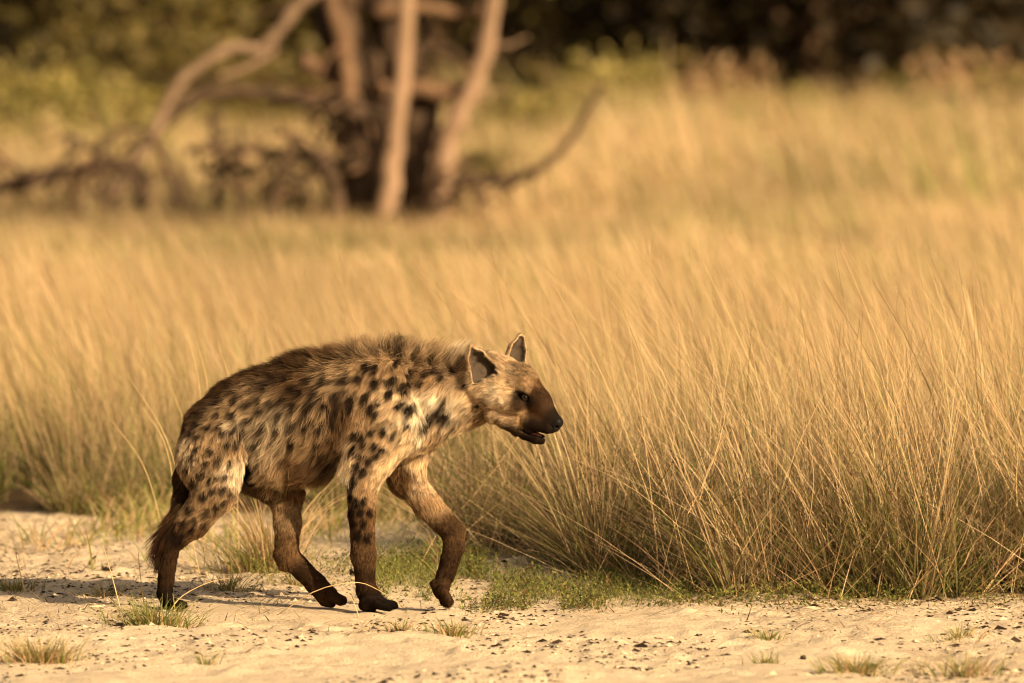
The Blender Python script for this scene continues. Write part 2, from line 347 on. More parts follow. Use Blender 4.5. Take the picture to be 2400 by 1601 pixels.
obj('dead_grass', mesh_np('dead_grass', V, Q, M_GRASS, Cc), kind='stuff', label='trampled short dead grass littering the sand behind the hyena', category='grass')
# crumbs
ph = np.array([[0, 0, 1], [1, 0, 0], [0, 1, 0], [-1, 0, 0], [0, -1, 0]], float); pf = np.array([[0, 1, 2], [0, 2, 3], [0, 3, 4], [0, 4, 1]])
def crumbs(x, y, s, flat=.6):
    n = len(x); a_ = rng.uniform(0, 6.28, n); J = ph[None] + rng.normal(0, .22, (n, 5, 3))
    c_, s_ = np.cos(a_)[:, None], np.sin(a_)[:, None]
    X = (J[..., 0]*c_ - J[..., 1]*s_)*s[:, None]*rng.uniform(.8, 1.8, (n, 1)); Y = (J[..., 0]*s_ + J[..., 1]*c_)*s[:, None]; Z = J[..., 2]*s[:, None]*flat
    V = np.stack([X + x[:, None], Y + y[:, None], Z + H(x, y)[:, None]], -1).reshape(-1, 3)
    return V, (pf[None] + (np.arange(n)*5)[:, None, None]).reshape(-1, 3)
n = 30000; y = rng.uniform(-4.3, 4.8, n); x = rng.uniform(-1, 1, n)*(halfw(y)+.3)
k = noise2(x*2.6, y*1.5, 71) > .35+.35*rng.random(n); x, y = x[k], y[k]; n = len(x)
V, Q = crumbs(x, y, rng.uniform(.0022, .008, n)*np.where(rng.random(n) < .07, 2.1, 1))
cc = np.where(rng.random((n, 1)) < .55, np.array([[.035, .022, .014]]), np.array([[.56, .43, .29]]))*rng.uniform(.6, 1.3, (n, 1))
M_CR = mat_blade('crumb', 0.0, .9, .1)
obj('soil_crumbs', mesh_np('soil_crumbs', V, Q, M_CR, np.repeat(cc, 5, 0)), kind='stuff', label='sand clods and dark plant crumbs strewn over the sand', category='soil')

# ------------------------------------------------------------------ single tufts and stalks on the sand
def tuft(px, py, nb, hgt, spread, green, label, group=None, lean=.7):
    gx_, gy_ = G(px, py); z0 = float(H(gx_, gy_))
    n = nb; r = np.minimum(np.abs(rng.normal(0, spread*.85, n)), spread*1.9); a_ = rng.uniform(0, 6.28, n)
    bx, by = r*np.cos(a_), r*np.sin(a_)*.7
    bz = H(gx_+bx, gy_+by) - z0 - .004
    isg = rng.random(n) < green
    col = np.where(isg[:, None], pick(GREEN, n), pick(STRAW, n))
    h = hgt*rng.uniform(.4, 1.15, n)*np.where(isg, 1, .9)
    V, Q, Cc, _ = blades(np.stack([bx, by, bz], -1), h, a_+rng.normal(0, .5, n), rng.uniform(.1, lean, n), rng.uniform(.1, .7, n), .0038*rng.uniform(.6, 1.4, n), 5, col, col*.8)
    o = obj('grass_tuft', mesh_np('grass_tuft', V, Q, M_GRASS, Cc), label=label, category='grass tuft')
    o.location = (gx_, gy_, z0)
    if group: o['group'] = group
    return o
tuft(365, 1462, 330, .105, .085, .75, "broad green grass tuft on the sand just below the hyena's planted hind paw", lean=.95)
tuft(95, 1535, 420, .105, .075, .40, 'wide half dry grass tuft on the bare sand below the far sandy edge', lean=.9)
tuft(480, 1541, 46, .055, .030, .80, 'tiny sparse green tuft alone on smooth sand below the broad green one')
tuft(940, 1468, 90, .05, .035, .60, "small yellowish tuft on the sand below the hyena's front paws")
tuft(1062, 1476, 170, .06, .05, .55, "matted tuft with one long green blade below the hyena's lifted front paw")
tuft(1800, 1482, 70, .045, .035, .85, 'small flat green tuft on sand a step out from the tall grass')
tuft(1790, 1543, 60, .05, .035, .75, 'thin low tuft on open sand beside the dark dropping')
tuft(2010, 1575, 230, .075, .09, .55, 'long low blurred tuft on the open sand farthest from the tall grass', lean=.95)
tuft(2260, 1580, 160, .085, .08, .40, 'pale upright tuft of mixed straw and green on open sand')
tuft(2250, 1490, 90, .05, .06, .6, 'small scruffy tuft on sand in front of the thickest tall grass')
tuft(30, 1385, 150, .05, .06, .75, 'dark green flat tuft on sand far behind the tail')
tuft(600, 1345, 520, .16, .10, .55, "bushy half green tuft on the sand between the hyena's hind legs", lean=.9)
tuft(535, 1382, 160, .08, .07, .6, 'low sprawling tuft behind the planted hind leg', lean=.95)
o = tuft(640, 1345, 150, .42, .05, .06, "tall dry straw clump rising behind the hyena's groin", lean=.35)
tuft(250, 1395, 90, .05, .05, .6, 'thin trailing tuft on littered sand behind the tail tip', lean=1)
tuft(700, 1372, 90, .10, .07, .5, "wispy tuft beside the hyena's trailing hind paw", lean=.9)

def stalk(pts_, w, label, group=None, col=(.70, .50, .26)):
    """one long bent straw; points are pixels with a depth"""
    Pw = np.array([P(a_, b_, c_) for a_, b_, c_ in pts_])
    z0 = float(H(Pw[0, 0], Pw[0, 1])); Pw[0, 2] = min(Pw[0, 2], z0) if abs(Pw[0, 2]-z0) < .06 else Pw[0, 2]
    T = np.linspace(0, len(Pw)-1, 14); S_ = cat(Pw, T)
    r = np.linspace(w*.6, w*.22, 14); V, Q = tube(S_, r, 4)
    o_ = Pw[0].copy()
    o = obj('grass_stalk', mesh_np('grass_stalk', V-o_, Q, M_STALK, smooth=True), label=label, category='straw'); o.location = o_
    if group: o['group'] = group
    return o
def cat(Pw, T):
    Pe = np.vstack([2*Pw[0]-Pw[1], Pw, 2*Pw[-1]-Pw[-2]]); out = []
    for t in T:
        i = min(int(t), len(Pw)-2); u = t-i; p0, p1, p2, p3 = Pe[i:i+4]
        out.append(.5*((2*p1)+(-p0+p2)*u+(2*p0-5*p1+4*p2-p3)*u*u+(-p0+3*p1-3*p2+p3)*u**3))
    return np.array(out)
def tube(C, r, sides=8, bumps=0.0, seed=0):
    C = np.asarray(C, float); r = np.concatenate([[1e-4], np.asarray(r, float), [1e-4]]); d0 = C[1]-C[0]; d1 = C[-1]-C[-2]
    C = np.vstack([C[0]-d0*.02, C, C[-1]+d1*.02]); n = len(C); T = np.gradient(C, axis=0); T /= np.linalg.norm(T, axis=1, keepdims=True)+1e-9
    up = np.array([0, 0, 1.0]) if abs(T[0, 2]) < .9 else np.array([1.0, 0, 0])
    u = np.cross(T[0], up); u /= np.linalg.norm(u); rs = np.random.default_rng(seed+n)
    a_ = np.linspace(0, 2*math.pi, sides, endpoint=False); V = []
    for i in range(n):
        u = u - T[i]*np.dot(u, T[i]); u /= np.linalg.norm(u); v = np.cross(T[i], u)
        rr = r[i]*(1+bumps*rs.normal(0, 1, sides))
        V.append(C[i] + (np.cos(a_)*rr)[:, None]*u + (np.sin(a_)*rr)[:, None]*v)
    V = np.vstack(V); q = []
    for i in range(n-1):
        for j in range(sides):
            k = (j+1) % sides; q.append((i*sides+j, i*sides+k, (i+1)*sides+k, (i+1)*sides+j))
    return V, np.array(q)
M_STALK = mat_noise('straw', (.50, .34, .16), (.74, .54, .28), 30, .6, 0)
stalk([(650, 1432, -.25), (740, 1385, -.3), (830, 1365, -.3), (885, 1382, -.25), (950, 1425, -.2)], .0030, "long straw arching in front of the hyena's planted front leg")
stalk([(842, 1436, -.22), (826, 1405, -.2), (808, 1378, -.18)], .0035, "short leaning straw just behind the planted front paw")
stalk([(395, 1425, -.25), (430, 1395, -.2), (500, 1362, .1), (580, 1352, .3)], .0030, 'straw leaning out from the planted hind paw toward the trailing one')
SG = 'straws leaning behind the rump'
for i_, (bx_, by_, tx_, ty_) in enumerate([(470, 1215, 300, 880), (480, 1100, 437, 780), (500, 1100, 455, 778), (450, 1150, 400, 905), (430, 1180, 335, 955), (400, 1230, 262, 985), (560, 1100, 510, 800)]):
    yb = 1.5+.3*i_ % .9
    stalk([(bx_, 127.6+32538/(25.05+yb), yb), (.5*bx_+.5*tx_+12, .5*by_+.5*ty_, yb), (tx_, ty_, yb)], .0028, 'long pale straw leaning up behind the rump', SG)
stalk([(60, 1375, .6), (42, 1320, .6), (30, 1262, .6)], .0035, 'short upright straw far behind the tail')
stalk([(283, 1432, -.1), (262, 1350, -.1), (240, 1275, -.1)], .0035, 'straight dry straw standing behind the hind paw, taller of a pair')
stalk([(338, 1400, 0), (328, 1340, 0), (323, 1283, 0)], .0030, 'thin straight straw just behind the hind shank')
stalk([(975, 1354, 1.5), (988, 1318, 1.5), (1022, 1255, 1.5)], .004, 'kinked bright straw standing between the front legs')

def dropping():
    x_, y_ = G(1882, 1531); R = .0075
    u, v = np.meshgrid(np.linspace(0, 2*math.pi, 11)[:-1], np.linspace(0, math.pi, 7)); 
    d = np.stack([np.sin(v)*np.cos(u)*1.25, np.sin(v)*np.sin(u), np.cos(v)*.85], -1)
    d = d*(1+.16*rng.normal(0, 1, d.shape[:2])[..., None]); V = d.reshape(-1, 3)*R; q = []
    for i in range(6):
        for j in range(10): q.append((i*10+j, (i+1)*10+j, (i+1)*10+(j+1) % 10, i*10+(j+1) % 10))
    o = obj('dropping', mesh_np('dropping', V, q, mat_noise('dung', (.018, .01, .007), (.05, .03, .02), 200, .7, .4), smooth=True), label='small dark round dropping lying on the open sand', category='dropping')
    o.location = (x_, y_, float(H(x_, y_))+R*.6)
dropping()
# a forked dark twig on the left sand
tw = empty('twig', (*G(205, 1322), 0), label='short dark broken twig standing up from the littered sand', category='twig')
M_TW = mat_noise('dark_twig', (.02, .012, .008), (.06, .04, .025), 40, .8, .2)
p0 = P(203, 1322, 2.2); z_off = float(H(p0[0], p0[1])); tw.location = (p0[0], p0[1], z_off-.01)
for pth, r0 in [([(203, 1322, 2.2), (213, 1300, 2.2), (224, 1288, 2.2)], .006), ([(203, 1322, 2.2), (180, 1320, 2.15), (150, 1328, 2.1)], .004)]:
    Pw = np.array([P(*q) for q in pth]) - np.array([p0[0], p0[1], p0[2]]); V, Q = tube(cat(Pw, np.linspace(0, 2, 7)), np.linspace(r0, r0*.5, 7), 6, .1)
    obj('branch', mesh_np('branch', V, Q, M_TW, smooth=True), tw)

# ------------------------------------------------------------------ dead tree and fallen branches
M_BPALE = mat_noise('pale_bark', (.19, .12, .075), (.36, .235, .15), 5, .85, .5, (1, 1, .25))
M_BRED = mat_noise('red_bark', (.11, .062, .035), (.22, .13, .075), 5, .85, .5, (1, 1, .25))
M_BMID = mat_noise('brown_bark', (.17, .11, .07), (.30, .20, .13), 5, .85, .5, (1, 1, .25))
M_BDARK = mat_noise('dark_bark', (.035, .022, .014), (.12, .075, .045), 5, .9, .5, (1, 1, .25))
K = 2400/2351
def limb(name, parent, org, pts_, r0, r1, mat, yb, sides=10, bumps=.07):
    Pw = np.array([P(q[0]*K, q[1]*K, yb + (q[2] if len(q) > 2 else 0)) for q in pts_]) - org
    m = len(Pw)*5; C = cat(Pw, np.linspace(0, len(Pw)-1, m)); C += rng.normal(0, r0*.10, C.shape)
    V, Q = tube(C, np.linspace(r0, r1, m), sides, bumps, int(abs(pts_[0][0])))
    return obj(name, mesh_np(name, V, Q, mat, smooth=True), parent)
TY = 50.0
o0 = P(900*K, 560*K, TY); o0[2] = 0
dt = empty('dead_tree', tuple(o0), label='dead tree with several bare leaning stems and broken crossing limbs', category='tree')
px_m = 1/(F_PX/K/(TY-CAM_Y))   # metres per displayed pixel at the tree
limb('trunk', dt, o0, [(850, 640), (850, 470), (845, 300), (800, 130), (775, -60), (740, -500)], 72*px_m, 40*px_m, M_BDARK, TY, 14, .14)
limb('trunk', dt, o0, [(955, 640, .2), (965, 420, .2), (950, 250, .2), (890, 60, .3), (850, -250, .3)], 66*px_m, 34*px_m, M_BDARK, TY, 14, .14)  # dark bark here paints the shadow lying on the rear trunk
limb('stem', dt, o0, [(870, 640, -.5), (885, 480, -.5), (908, 300, -.5), (928, 120, -.5), (930, -60, -.5), (900, -420, -.5)], 28*px_m, 17*px_m, M_BPALE, TY)
limb('stem', dt, o0, [(990, 640, -.3), (1003, 480, -.3), (1030, 320, -.3), (1085, 200, -.3), (1125, 40, -.3), (1150, -400, -.3)], 30*px_m, 17*px_m, M_BPALE, TY)
limb('stem', dt, o0, [(800, 250), (790, 120), (760, 0), (720, -300)], 22*px_m, 16*px_m, M_BRED, TY-.3)
limb('stem', dt, o0, [(960, 420, .3), (955, 200, .3), (975, 60, .3), (1000, -300, .3)], 20*px_m, 12*px_m, M_BDARK, TY)
limb('branch', dt, o0, [(690, 140), (760, 168), (860, 205), (960, 208), (1065, 215)], 24*px_m, 20*px_m, M_BRED, TY-.1)
limb('branch', dt, o0, [(860, 30), (960, 18), (1060, 30), (1150, 12)], 16*px_m, 12*px_m, M_BRED, TY)
limb('branch', dt, o0, [(770, -40), (690, 5), (640, 70), (595, 112), (525, 112), (440, 165), (395, 215), (350, 310), (300, 390), (250, 450)], 14*px_m, 12*px_m, M_BMID, TY-.6)
limb('branch', dt, o0, [(850, 260), (720, 236), (620, 216), (520, 208), (440, 235), (365, 295), (305, 375), (260, 450)], 16*px_m, 14*px_m, M_BDARK, TY-.4)
limb('branch', dt, o0, [(840, 380), (740, 370), (640, 352), (540, 340), (430, 346)], 15*px_m, 9*px_m, M_BDARK, TY-.3)
limb('branch', dt, o0, [(1040, 420), (1150, 415), (1240, 385), (1310, 320), (1350, 250), (1385, 190)], 14*px_m, 6*px_m, M_BDARK, TY+.3)
limb('branch', dt, o0, [(860, 220), (790, 260), (740, 320), (700, 420)], 10*px_m, 6*px_m, M_BDARK, TY)
limb('branch', dt, o0, [(1060, 215), (1110, 170), (1100, 90), (1140, 40)], 12*px_m, 8*px_m, M_BPALE, TY+.1)
limb('branch', dt, o0, [(640, 110), (560, 160), (470, 190), (380, 260)], 8*px_m, 5*px_m, M_BPALE, TY+.2)
def fallen(pts_list, yb, label, mat=None):
    q = pts_list[0][0][0]; oo = P(q[0]*K, q[1]*K, yb); oo[2] = 0
    e = empty('fallen_branch', tuple(oo), label=label, category='branch')
    for pts_, r0, r1 in pts_list: limb('limb', e, oo, pts_, r0*px_m, r1*px_m, mat or M_BDARK, yb, 8)
    return e
fallen([([(330, 470), (310, 385), (220, 392), (110, 405), (0, 430), (-120, 480)], 22, 12), ([(260, 390), (200, 335), (150, 370), (110, 440)], 10, 5), ([(200, 395), (240, 330), (270, 300), (330, 290)], 9, 5), ([(60, 415), (30, 380), (-40, 330)], 8, 4)], TY-2, 'thick dark fallen branch lying far out in the grass beside the dead tree')
fallen([([(500, 470), (505, 380), (492, 300), (488, 250)], 12, 7), ([(505, 400), (550, 350), (552, 290)], 9, 6)], TY-1, 'dark forked branch stub standing under the arched limb')
fallen([([(560, 540), (545, 430), (500, 370)], 13, 8), ([(620, 500), (640, 400), (660, 330)], 10, 6)], TY-1.6, 'pair of dark sticks propped under the low limb')
fallen([([(730, 360), (760, 420), (780, 520)], 24, 18), ([(740, 380), (690, 330), (640, 300)], 10, 6)], TY-1.2, 'short thick dark log leaning against the dead tree')
fallen([([(420, 470), (390, 390), (360, 330), (330, 300)], 12, 6), ([(240, 480), (245, 420), (225, 380)], 12, 8)], TY-2.2, 'broken dark limb poking out of the grass under the branch pile')

def brush(parent_label, cx_, cy_, wx, wy, cnt, yb):
    oo = P(cx_*K, 540*K, yb); oo[2] = 0
    e = empty('brushwood', tuple(oo), label=parent_label, category='brushwood')
    for i in range(cnt):
        x_ = cx_+rng.normal(0, wx); y_ = cy_+rng.normal(0, wy); a_ = rng.uniform(0, 6.28); l_ = rng.uniform(40, 110); c2 = rng.normal(0, 18)
        limb('twig', e, oo, [(x_, y_), (x_+.5*l_*math.cos(a_)+c2, y_+.35*l_*math.sin(a_)-c2, rng.normal(0, .3)), (x_+l_*math.cos(a_), y_+.6*l_*math.sin(a_), rng.normal(0, .4))], rng.uniform(4, 8)*px_m, 2*px_m, M_BDARK if i % 3 else M_BRED, yb, 5)
brush('tangle of thin dark twigs heaped against the dead tree trunk', 770, 330, 60, 75, 34, TY-.8)
brush('low heap of dark brushwood lying under the arched limb', 560, 380, 110, 35, 26, TY-1.5)
brush('long heap of dark twigs on the thick fallen branch', 180, 390, 130, 32, 30, TY-2.2)
for i in range(16):
    x_ = rng.uniform(720, 1120); y_ = rng.uniform(40, 420); a_ = rng.uniform(-.6, .6)+(math.pi if x_ < 900 else 0); l_ = rng.uniform(60, 170)
    limb('branch', dt, o0, [(x_, y_), (x_+.5*l_*math.cos(a_), y_+.5*l_*math.sin(a_)+rng.normal(0, 16)), (x_+l_*math.cos(a_), y_+l_*math.sin(a_)+rng.normal(0, 25))], rng.uniform(6, 12)*px_m, 3*px_m, [M_BDARK, M_BRED, M_BMID][i % 3], TY+rng.uniform(-.6, .3), 6)
brush('small dark heap of twigs at the foot of the upright pale stems', 1060, 440, 60, 28, 18, TY-.8)

# ------------------------------------------------------------------ living trees and shrubs far behind
def leaf_cloud(n, c, rad, size, pal, clumps=14, seed=1):
    r_ = np.random.default_rng(seed)
    cc = r_.normal(0, 1, (clumps, 3)); cc /= np.linalg.norm(cc, axis=1, keepdims=True); cc *= r_.uniform(.35, .95, (clumps, 1))
    k = r_.integers(0, clumps, n); p = cc[k] + r_.normal(0, .20, (n, 3))
    p = p*np.array(rad) + np.array(c)
    az = r_.uniform(0, 6.28, n); el = r_.uniform(-1, 1, n); s = size*r_.uniform(.6, 1.4, n)[:, None]
    d = np.stack([np.cos(az)*np.cos(el), np.sin(az)*np.cos(el), np.sin(el)], -1); e = np.cross(d, r_.normal(0, 1, (n, 3))); e /= np.linalg.norm(e, axis=1, keepdims=True)
    V = np.stack([p, p+d*s*.5+e*s*.28, p+d*s, p+d*s*.5-e*s*.28], 1).reshape(-1, 3)
    col = np.asarray(pal)[r_.integers(0, len(pal), n)]*r_.uniform(.75, 1.25, (n, 1))*(.75+.5*r_.random(clumps)[k])[:, None]
    return V, np.arange(4*n).reshape(n, 4), np.repeat(np.clip(col, 0, 1), 4, 0)
M_BTREE = mat_noise('tree_bark', (.07, .042, .024), (.15, .09, .05), 4, .9, .4, (1, 1, .3))
SHADE = [(.030, .020, .008), (.022, .016, .006), (.042, .028, .011)]  # near black leaf colours with the shade beneath the canopies put in
OLIVE = [(.135, .105, .030), (.10, .078, .022), (.17, .125, .042)]
LIME = [(.26, .215, .06), (.21, .18, .05), (.32, .25, .085)]
DRY = [(.34, .21, .11), (.27, .16, .08), (.40, .26, .14)]
KH = [(.17, .13, .05), (.13, .11, .035), (.21, .16, .06)]
tree_crowns = [leaf_cloud(2800, (0, 0, 4.6), (3.6, 3.2, 3.3), .36, OLIVE, 26, 100+i) for i in range(3)] + [leaf_cloud(3000, (0, 0, 4.4), (3.7, 3.3, 3.5), .38, SHADE, 28, 110+i) for i in range(2)]
crown_me = [mesh_np('crown', *c[:2], M_LEAF, c[2]) for c in tree_crowns]
trunk_me = []
for i in range(3):
    r_ = np.random.default_rng(50+i); V_, Q_, o_ = [], [], 0
    main = np.array([[0, 0, -.3], [.1*r_.normal(), .1, 1.2], [.3*r_.normal(), .1, 2.6], [.5*r_.normal(), 0, 4.4], [.6*r_.normal(), 0, 6.2]])
    specs = [(main, .24, .10)]
    for j in range(6):
        b_ = main[1+j % 3]*.6+main[2+j % 3]*.4; a_ = j*1.1+r_.uniform(0, 1); L = r_.uniform(1.6, 2.8)
        specs.append((np.array([b_, b_+[math.cos(a_)*L*.5, math.sin(a_)*L*.5, .7], b_+[math.cos(a_)*L, math.sin(a_)*L, 1.6]]), .10, .03))
    for C_, ra, rb in specs:
        m = len(C_)*4; v, q = tube(cat(C_, np.linspace(0, len(C_)-1, m)), np.linspace(ra, rb, m), 9, .06, i)
        V_.append(v); Q_.append(q+o_); o_ += len(v)
    trunk_me.append(mesh_np('trunk', np.vstack(V_), np.vstack(Q_), M_BTREE, smooth=True))
TG = 'bushveld trees standing beyond the grass'
tl = [(-60, 150), (170, 165), (330, 148), (520, 170), (640, 152), (760, 175), (1010, 160), (1190, 150), (1290, 168), (1420, 178), (1560, 172), (1660, 142), (1790, 170), (1905, 140), (1990, 158), (2110, 144), (2230, 160), (2330, 148), (2440, 165), (1740, 190), (870, 190), (1480, 200), (420, 195), (2060, 190)]
for i, (px, d) in enumerate(tl):
    y_ = d + CAM_Y; x_ = (px - CX)/F_PX*d; z_ = float(H(x_, y_))
    e = empty('savanna_tree', (x_, y_, z_), label='rounded olive tree with a bare trunk among the dark trees beyond the grass', category='tree', group=TG)
    s = .85+.4*rng.random(); e.scale = (s, s, s); e.rotation_euler = (0, 0, rng.uniform(0, 6.28))
    dkk = px > 1230 and i % 4; obj('trunk', trunk_me[i % 3], e); obj('crown', crown_me[3+i % 2] if dkk else crown_me[i % 3], e)
    if dkk: e['label'] = 'dense tree with canopy shade painted into near black leaves among the dark trees beyond the grass'
def shrub_mesh(pal, seed, n=1100, sz=.13):
    return leaf_cloud(n, (0, 0, .62), (.85, .8, .62), sz, pal, 16, seed)
sh = {'lime': [mesh_np('foliage', *c[:2], M_LEAF, c[2]) for c in (shrub_mesh(LIME, 1), shrub_mesh(LIME, 2))],
      'olive': [mesh_np('foliage', *c[:2], M_LEAF, c[2]) for c in (shrub_mesh(OLIVE, 3), shrub_mesh(OLIVE, 4))],
      'dry': [mesh_np('foliage', *c[:2], M_LEAF, c[2]) for c in (shrub_mesh(DRY, 7), shrub_mesh(DRY, 8))],
      'khaki': [mesh_np('foliage', *c[:2], M_LEAF, c[2]) for c in (shrub_mesh(KH, 5), shrub_mesh(KH, 6))]}
st_ = []
for j in range(5):
    a_ = j*1.3; v, q = tube(np.array([[0, 0, -.15], [.15*math.cos(a_), .15*math.sin(a_), .4], [.45*math.cos(a_), .45*math.sin(a_), .95]]), [.03, .02, .008], 6); st_.append((v, q))
o_ = 0; V_, Q_ = [], []
for v, q in st_: V_.append(v); Q_.append(q+o_); o_ += len(v)
stem_me = mesh_np('stem', np.vstack(V_), np.vstack(Q_), M_BDARK, smooth=True)
SL = {'dry': 'reddish tan dry shrub standing up against the dark trees', 'lime': 'yellow green leafy shrub at the back of the grass before the trees', 'olive': 'dark olive shrub in the shade at the foot of the trees', 'khaki': 'brownish half dry shrub among the grass before the trees'}
def shrub(px, d, kind, s, i=0, label=None):
    y_ = d + CAM_Y; x_ = (px - CX)/F_PX*d
    e = empty('shrub', (x_, y_, float(H(x_, y_))), label=SL[kind], category='shrub', group=kind+' shrubs below the trees')
    e.scale = (s, s, s*1.05); e.rotation_euler = (0, 0, rng.uniform(0, 6.28))
    if label: e['label'] = label; del e['group']
    obj('foliage', sh[kind][i % 2], e); obj('stem', stem_me, e)
for i, a_ in enumerate([(20, 118, 'khaki', 1.5), (110, 112, 'lime', 1.25), (235, 106, 'lime', 1.15), (330, 118, 'lime', 1.0), (60, 100, 'lime', .9), (480, 122, 'olive', 1.5), (570, 126, 'khaki', 1.5), (640, 118, 'olive', 1.2),
                        (1190, 120, 'lime', 1.0), (1440, 132, 'lime', 1.35), (1425, 126, 'lime', 1.0), (1530, 140, 'khaki', 1.3), (1840, 128, 'lime', 1.0), (1800, 116, 'lime', .8), (2080, 134, 'olive', 1.1), (2130, 124, 'khaki', .9),
                        (2320, 118, 'khaki', 1.2), (2395, 124, 'lime', 1.2), (2210, 142, 'olive', 1.5), (1300, 142, 'olive', 1.4), (1700, 145, 'olive', 1.4), (1300, 150, 'dry', 1.5), (1655, 138, 'dry', 1.45), (1625, 132, 'dry', 1.1), (1875, 150, 'dry', 1.7), (2190, 128, 'dry', 1.0), (2290, 136, 'dry', 1.5), (700, 128, 'dry', 1.0), (420, 138, 'olive', 1.7), (230, 140, 'olive', 1.8), (750, 130, 'olive', 1.5)]):
    shrub(*a_, i)
shrub(1140, 79, 'khaki', .6, 1, 'brown half dry bush at the foot of the dead tree by its upright stems'); shrub(680, 76, 'lime', .42, 0, 'small green bush under the low limbs of the dead tree'); shrub(1980, 62, 'khaki', .38, 0, 'small lone brownish bush out in the open grass')
# the wood closing the view
c = [leaf_cloud(5200, (x_, 205+rng.uniform(-8, 8), 3.4), (7.5, 5, 4.6), .55, SHADE, 40, 200+i) for i, x_ in enumerate(np.linspace(-40, 40, 9))]
V, Q, Cc = merge(c)
obj('woodland', mesh_np('woodland', V, Q, M_LEAF, Cc), kind='stuff', label='dark dense woodland closing the view beyond the trees', category='woodland')

# ------------------------------------------------------------------ the hyena
PXM = 1/765.0
VX = .0034
lo = np.array([P(330, 800, 0)[0], -.30, -.03]); hi = np.array([P(1340, 800, 0)[0], .26, .90])
dim = np.ceil((hi-lo)/VX).astype(int)
D = np.full(dim, .05, np.float32)
def win(pmin, pmax):
    i0 = np.clip(np.floor((pmin-lo)/VX).astype(int), 0, dim); i1 = np.clip(np.ceil((pmax-lo)/VX).astype(int)+1, 0, dim)
    ax = [lo[k] + VX*np.arange(i0[k], i1[k], dtype=np.float32) for k in range(3)]
    return tuple(slice(i0[k], i1[k]) for k in range(3)), (ax[0][:, None, None], ax[1][None, :, None], ax[2][None, None, :])
def pt(q): return P(q[0], q[1], q[2] if len(q) > 2 else 0.0)
def cone_d(X, A, B, ra, rb, sy):
    """tapered capsule, narrowed across the animal by sy"""
    ax = [X[k]-A[k] for k in range(3)]; ba = B-A
    s2 = np.array([1, 1/sy, 1]); bas = ba*s2; L2 = float((bas**2).sum())+1e-9
    t = np.clip((ax[0]*bas[0] + ax[1]/sy*bas[1] + ax[2]*bas[2])/L2, 0, 1)
    d = np.sqrt((ax[0]-t*ba[0])**2 + ((ax[1]-t*ba[1])/sy)**2 + (ax[2]-t*ba[2])**2)
    return d - (ra+t*(rb-ra))
def smin(a_, b_, k):
    h_ = np.clip(.5+.5*(b_-a_)/k, 0, 1); return b_*(1-h_)+a_*h_ - k*h_*(1-h_)
def add(a_, b_, ra, rb, sy=1.0, k=.03, cut=False):
    A = a_ if isinstance(a_, np.ndarray) else pt(a_); B = b_ if isinstance(b_, np.ndarray) else pt(b_)
    ra *= PXM; rb *= PXM; R = max(ra, rb)*max(1, sy) + k + .035
    sl_, X = win(np.minimum(A, B)-R, np.maximum(A, B)+R)
    d = cone_d(X, A, B, ra, rb, sy).astype(np.float32); cur = D[sl_]
    D[sl_] = -smin(-cur, d, k) if cut else smin(cur, d, k)
# trunk of the body
add((505, 1012), (620, 985), 72, 88, .80, .04)
add((620, 985), (745, 972), 88, 108, .84, .05)
add((745, 972), (860, 960), 110, 120, .82, .05)
add((860, 955), (965, 962), 118, 88, .78, .05)
add((760, 920), (900, 905), 75, 78, .75, .05)
add((560, 965), (700, 925), 68, 75, .8, .05)
add((625, 1066), (745, 1074), 50, 44, 1.1, .05)
add((950, 930), (1110, 912), 92, 72, .72, .05)          # neck
add((955, 985), (1100, 945), 55, 48, .8, .04)
# near shoulder, fore leg
add((905, 890, -.085), (935, 1000, -.115), 42, 50, .7, .03)
add((935, 1000, -.115), (862, 1098, -.125), 52, 44, .75, .03)
add((900, 900, -.08), (850, 1085, -.12), 50, 45, .6, .03)
add((850, 1105, -.125), (848, 1205, -.115), 40, 29, .95, .025)
add((848, 1205, -.115), (852, 1300, -.105), 29, 27, .9, .015)
add((852, 1295, -.105), (858, 1385, -.10), 27, 21, .9, .012)
add((858, 1385, -.10), (864, 1412, -.10), 21, 20, 1.1, .01)
for k_, (ex, ey) in enumerate([(-.150, 1424), (-.118, 1419), (-.085, 1417), (-.06, 1415)]):
    tip = (916+(6 if k_ in (1, 2) else -6), ey, ex)
    add((868, 1410, -.10+.5*(ex+.10)), tip, 13, 9, 1, .006)
    add(tip, (tip[0]+11, ey+3, ex), 4.0, 1.5, 1, .003)
add((855, 1417, -.115), (872, 1422, -.105), 14, 12, 1.3, .008)
add((824, 1340, -.105), (822, 1336, -.105), 4, 3, 1, .004)   # dew pad
add((838, 900, -.150), (812, 1040, -.158), 8, 12, 1, .02, True)
add((862, 1378, -.10), (896, 1411, -.105), 17, 10, 1.3, .012)
# far shoulder, fore leg
add((915, 900, .085), (965, 1030, .10), 45, 48, .7, .03)
add((965, 1030, .10), (952, 1120, .09), 46, 40, .8, .03)
add((955, 1122, .09), (1002, 1185, .075), 38, 29, .95, .02)
add((1002, 1185, .075), (1060, 1245, .055), 32, 27, .95, .015)
add((1060, 1245, .055), (1065, 1278, .05), 27, 24, .95, .01)
add((1064, 1278, .05), (1046, 1345, .035), 24, 20, .95, .01)
add((1044, 1345, .035), (1034, 1378, .03), 18, 20, 1.1, .01)
for k_, ex in enumerate([-.020, .008, .038, .066]):
    tip = (1054-5*k_, 1410+3*(k_ in (1, 2)), ex)
    add((1036, 1380, .024+.5*(ex-.024)), tip, 12, 8.5, 1, .0035)
    add(tip, (tip[0]+3, tip[1]+10, ex), 4, 1.5, 1, .003)
add((1020, 1368, .03), (1030, 1392, .025), 11, 11, 1.3, .008)
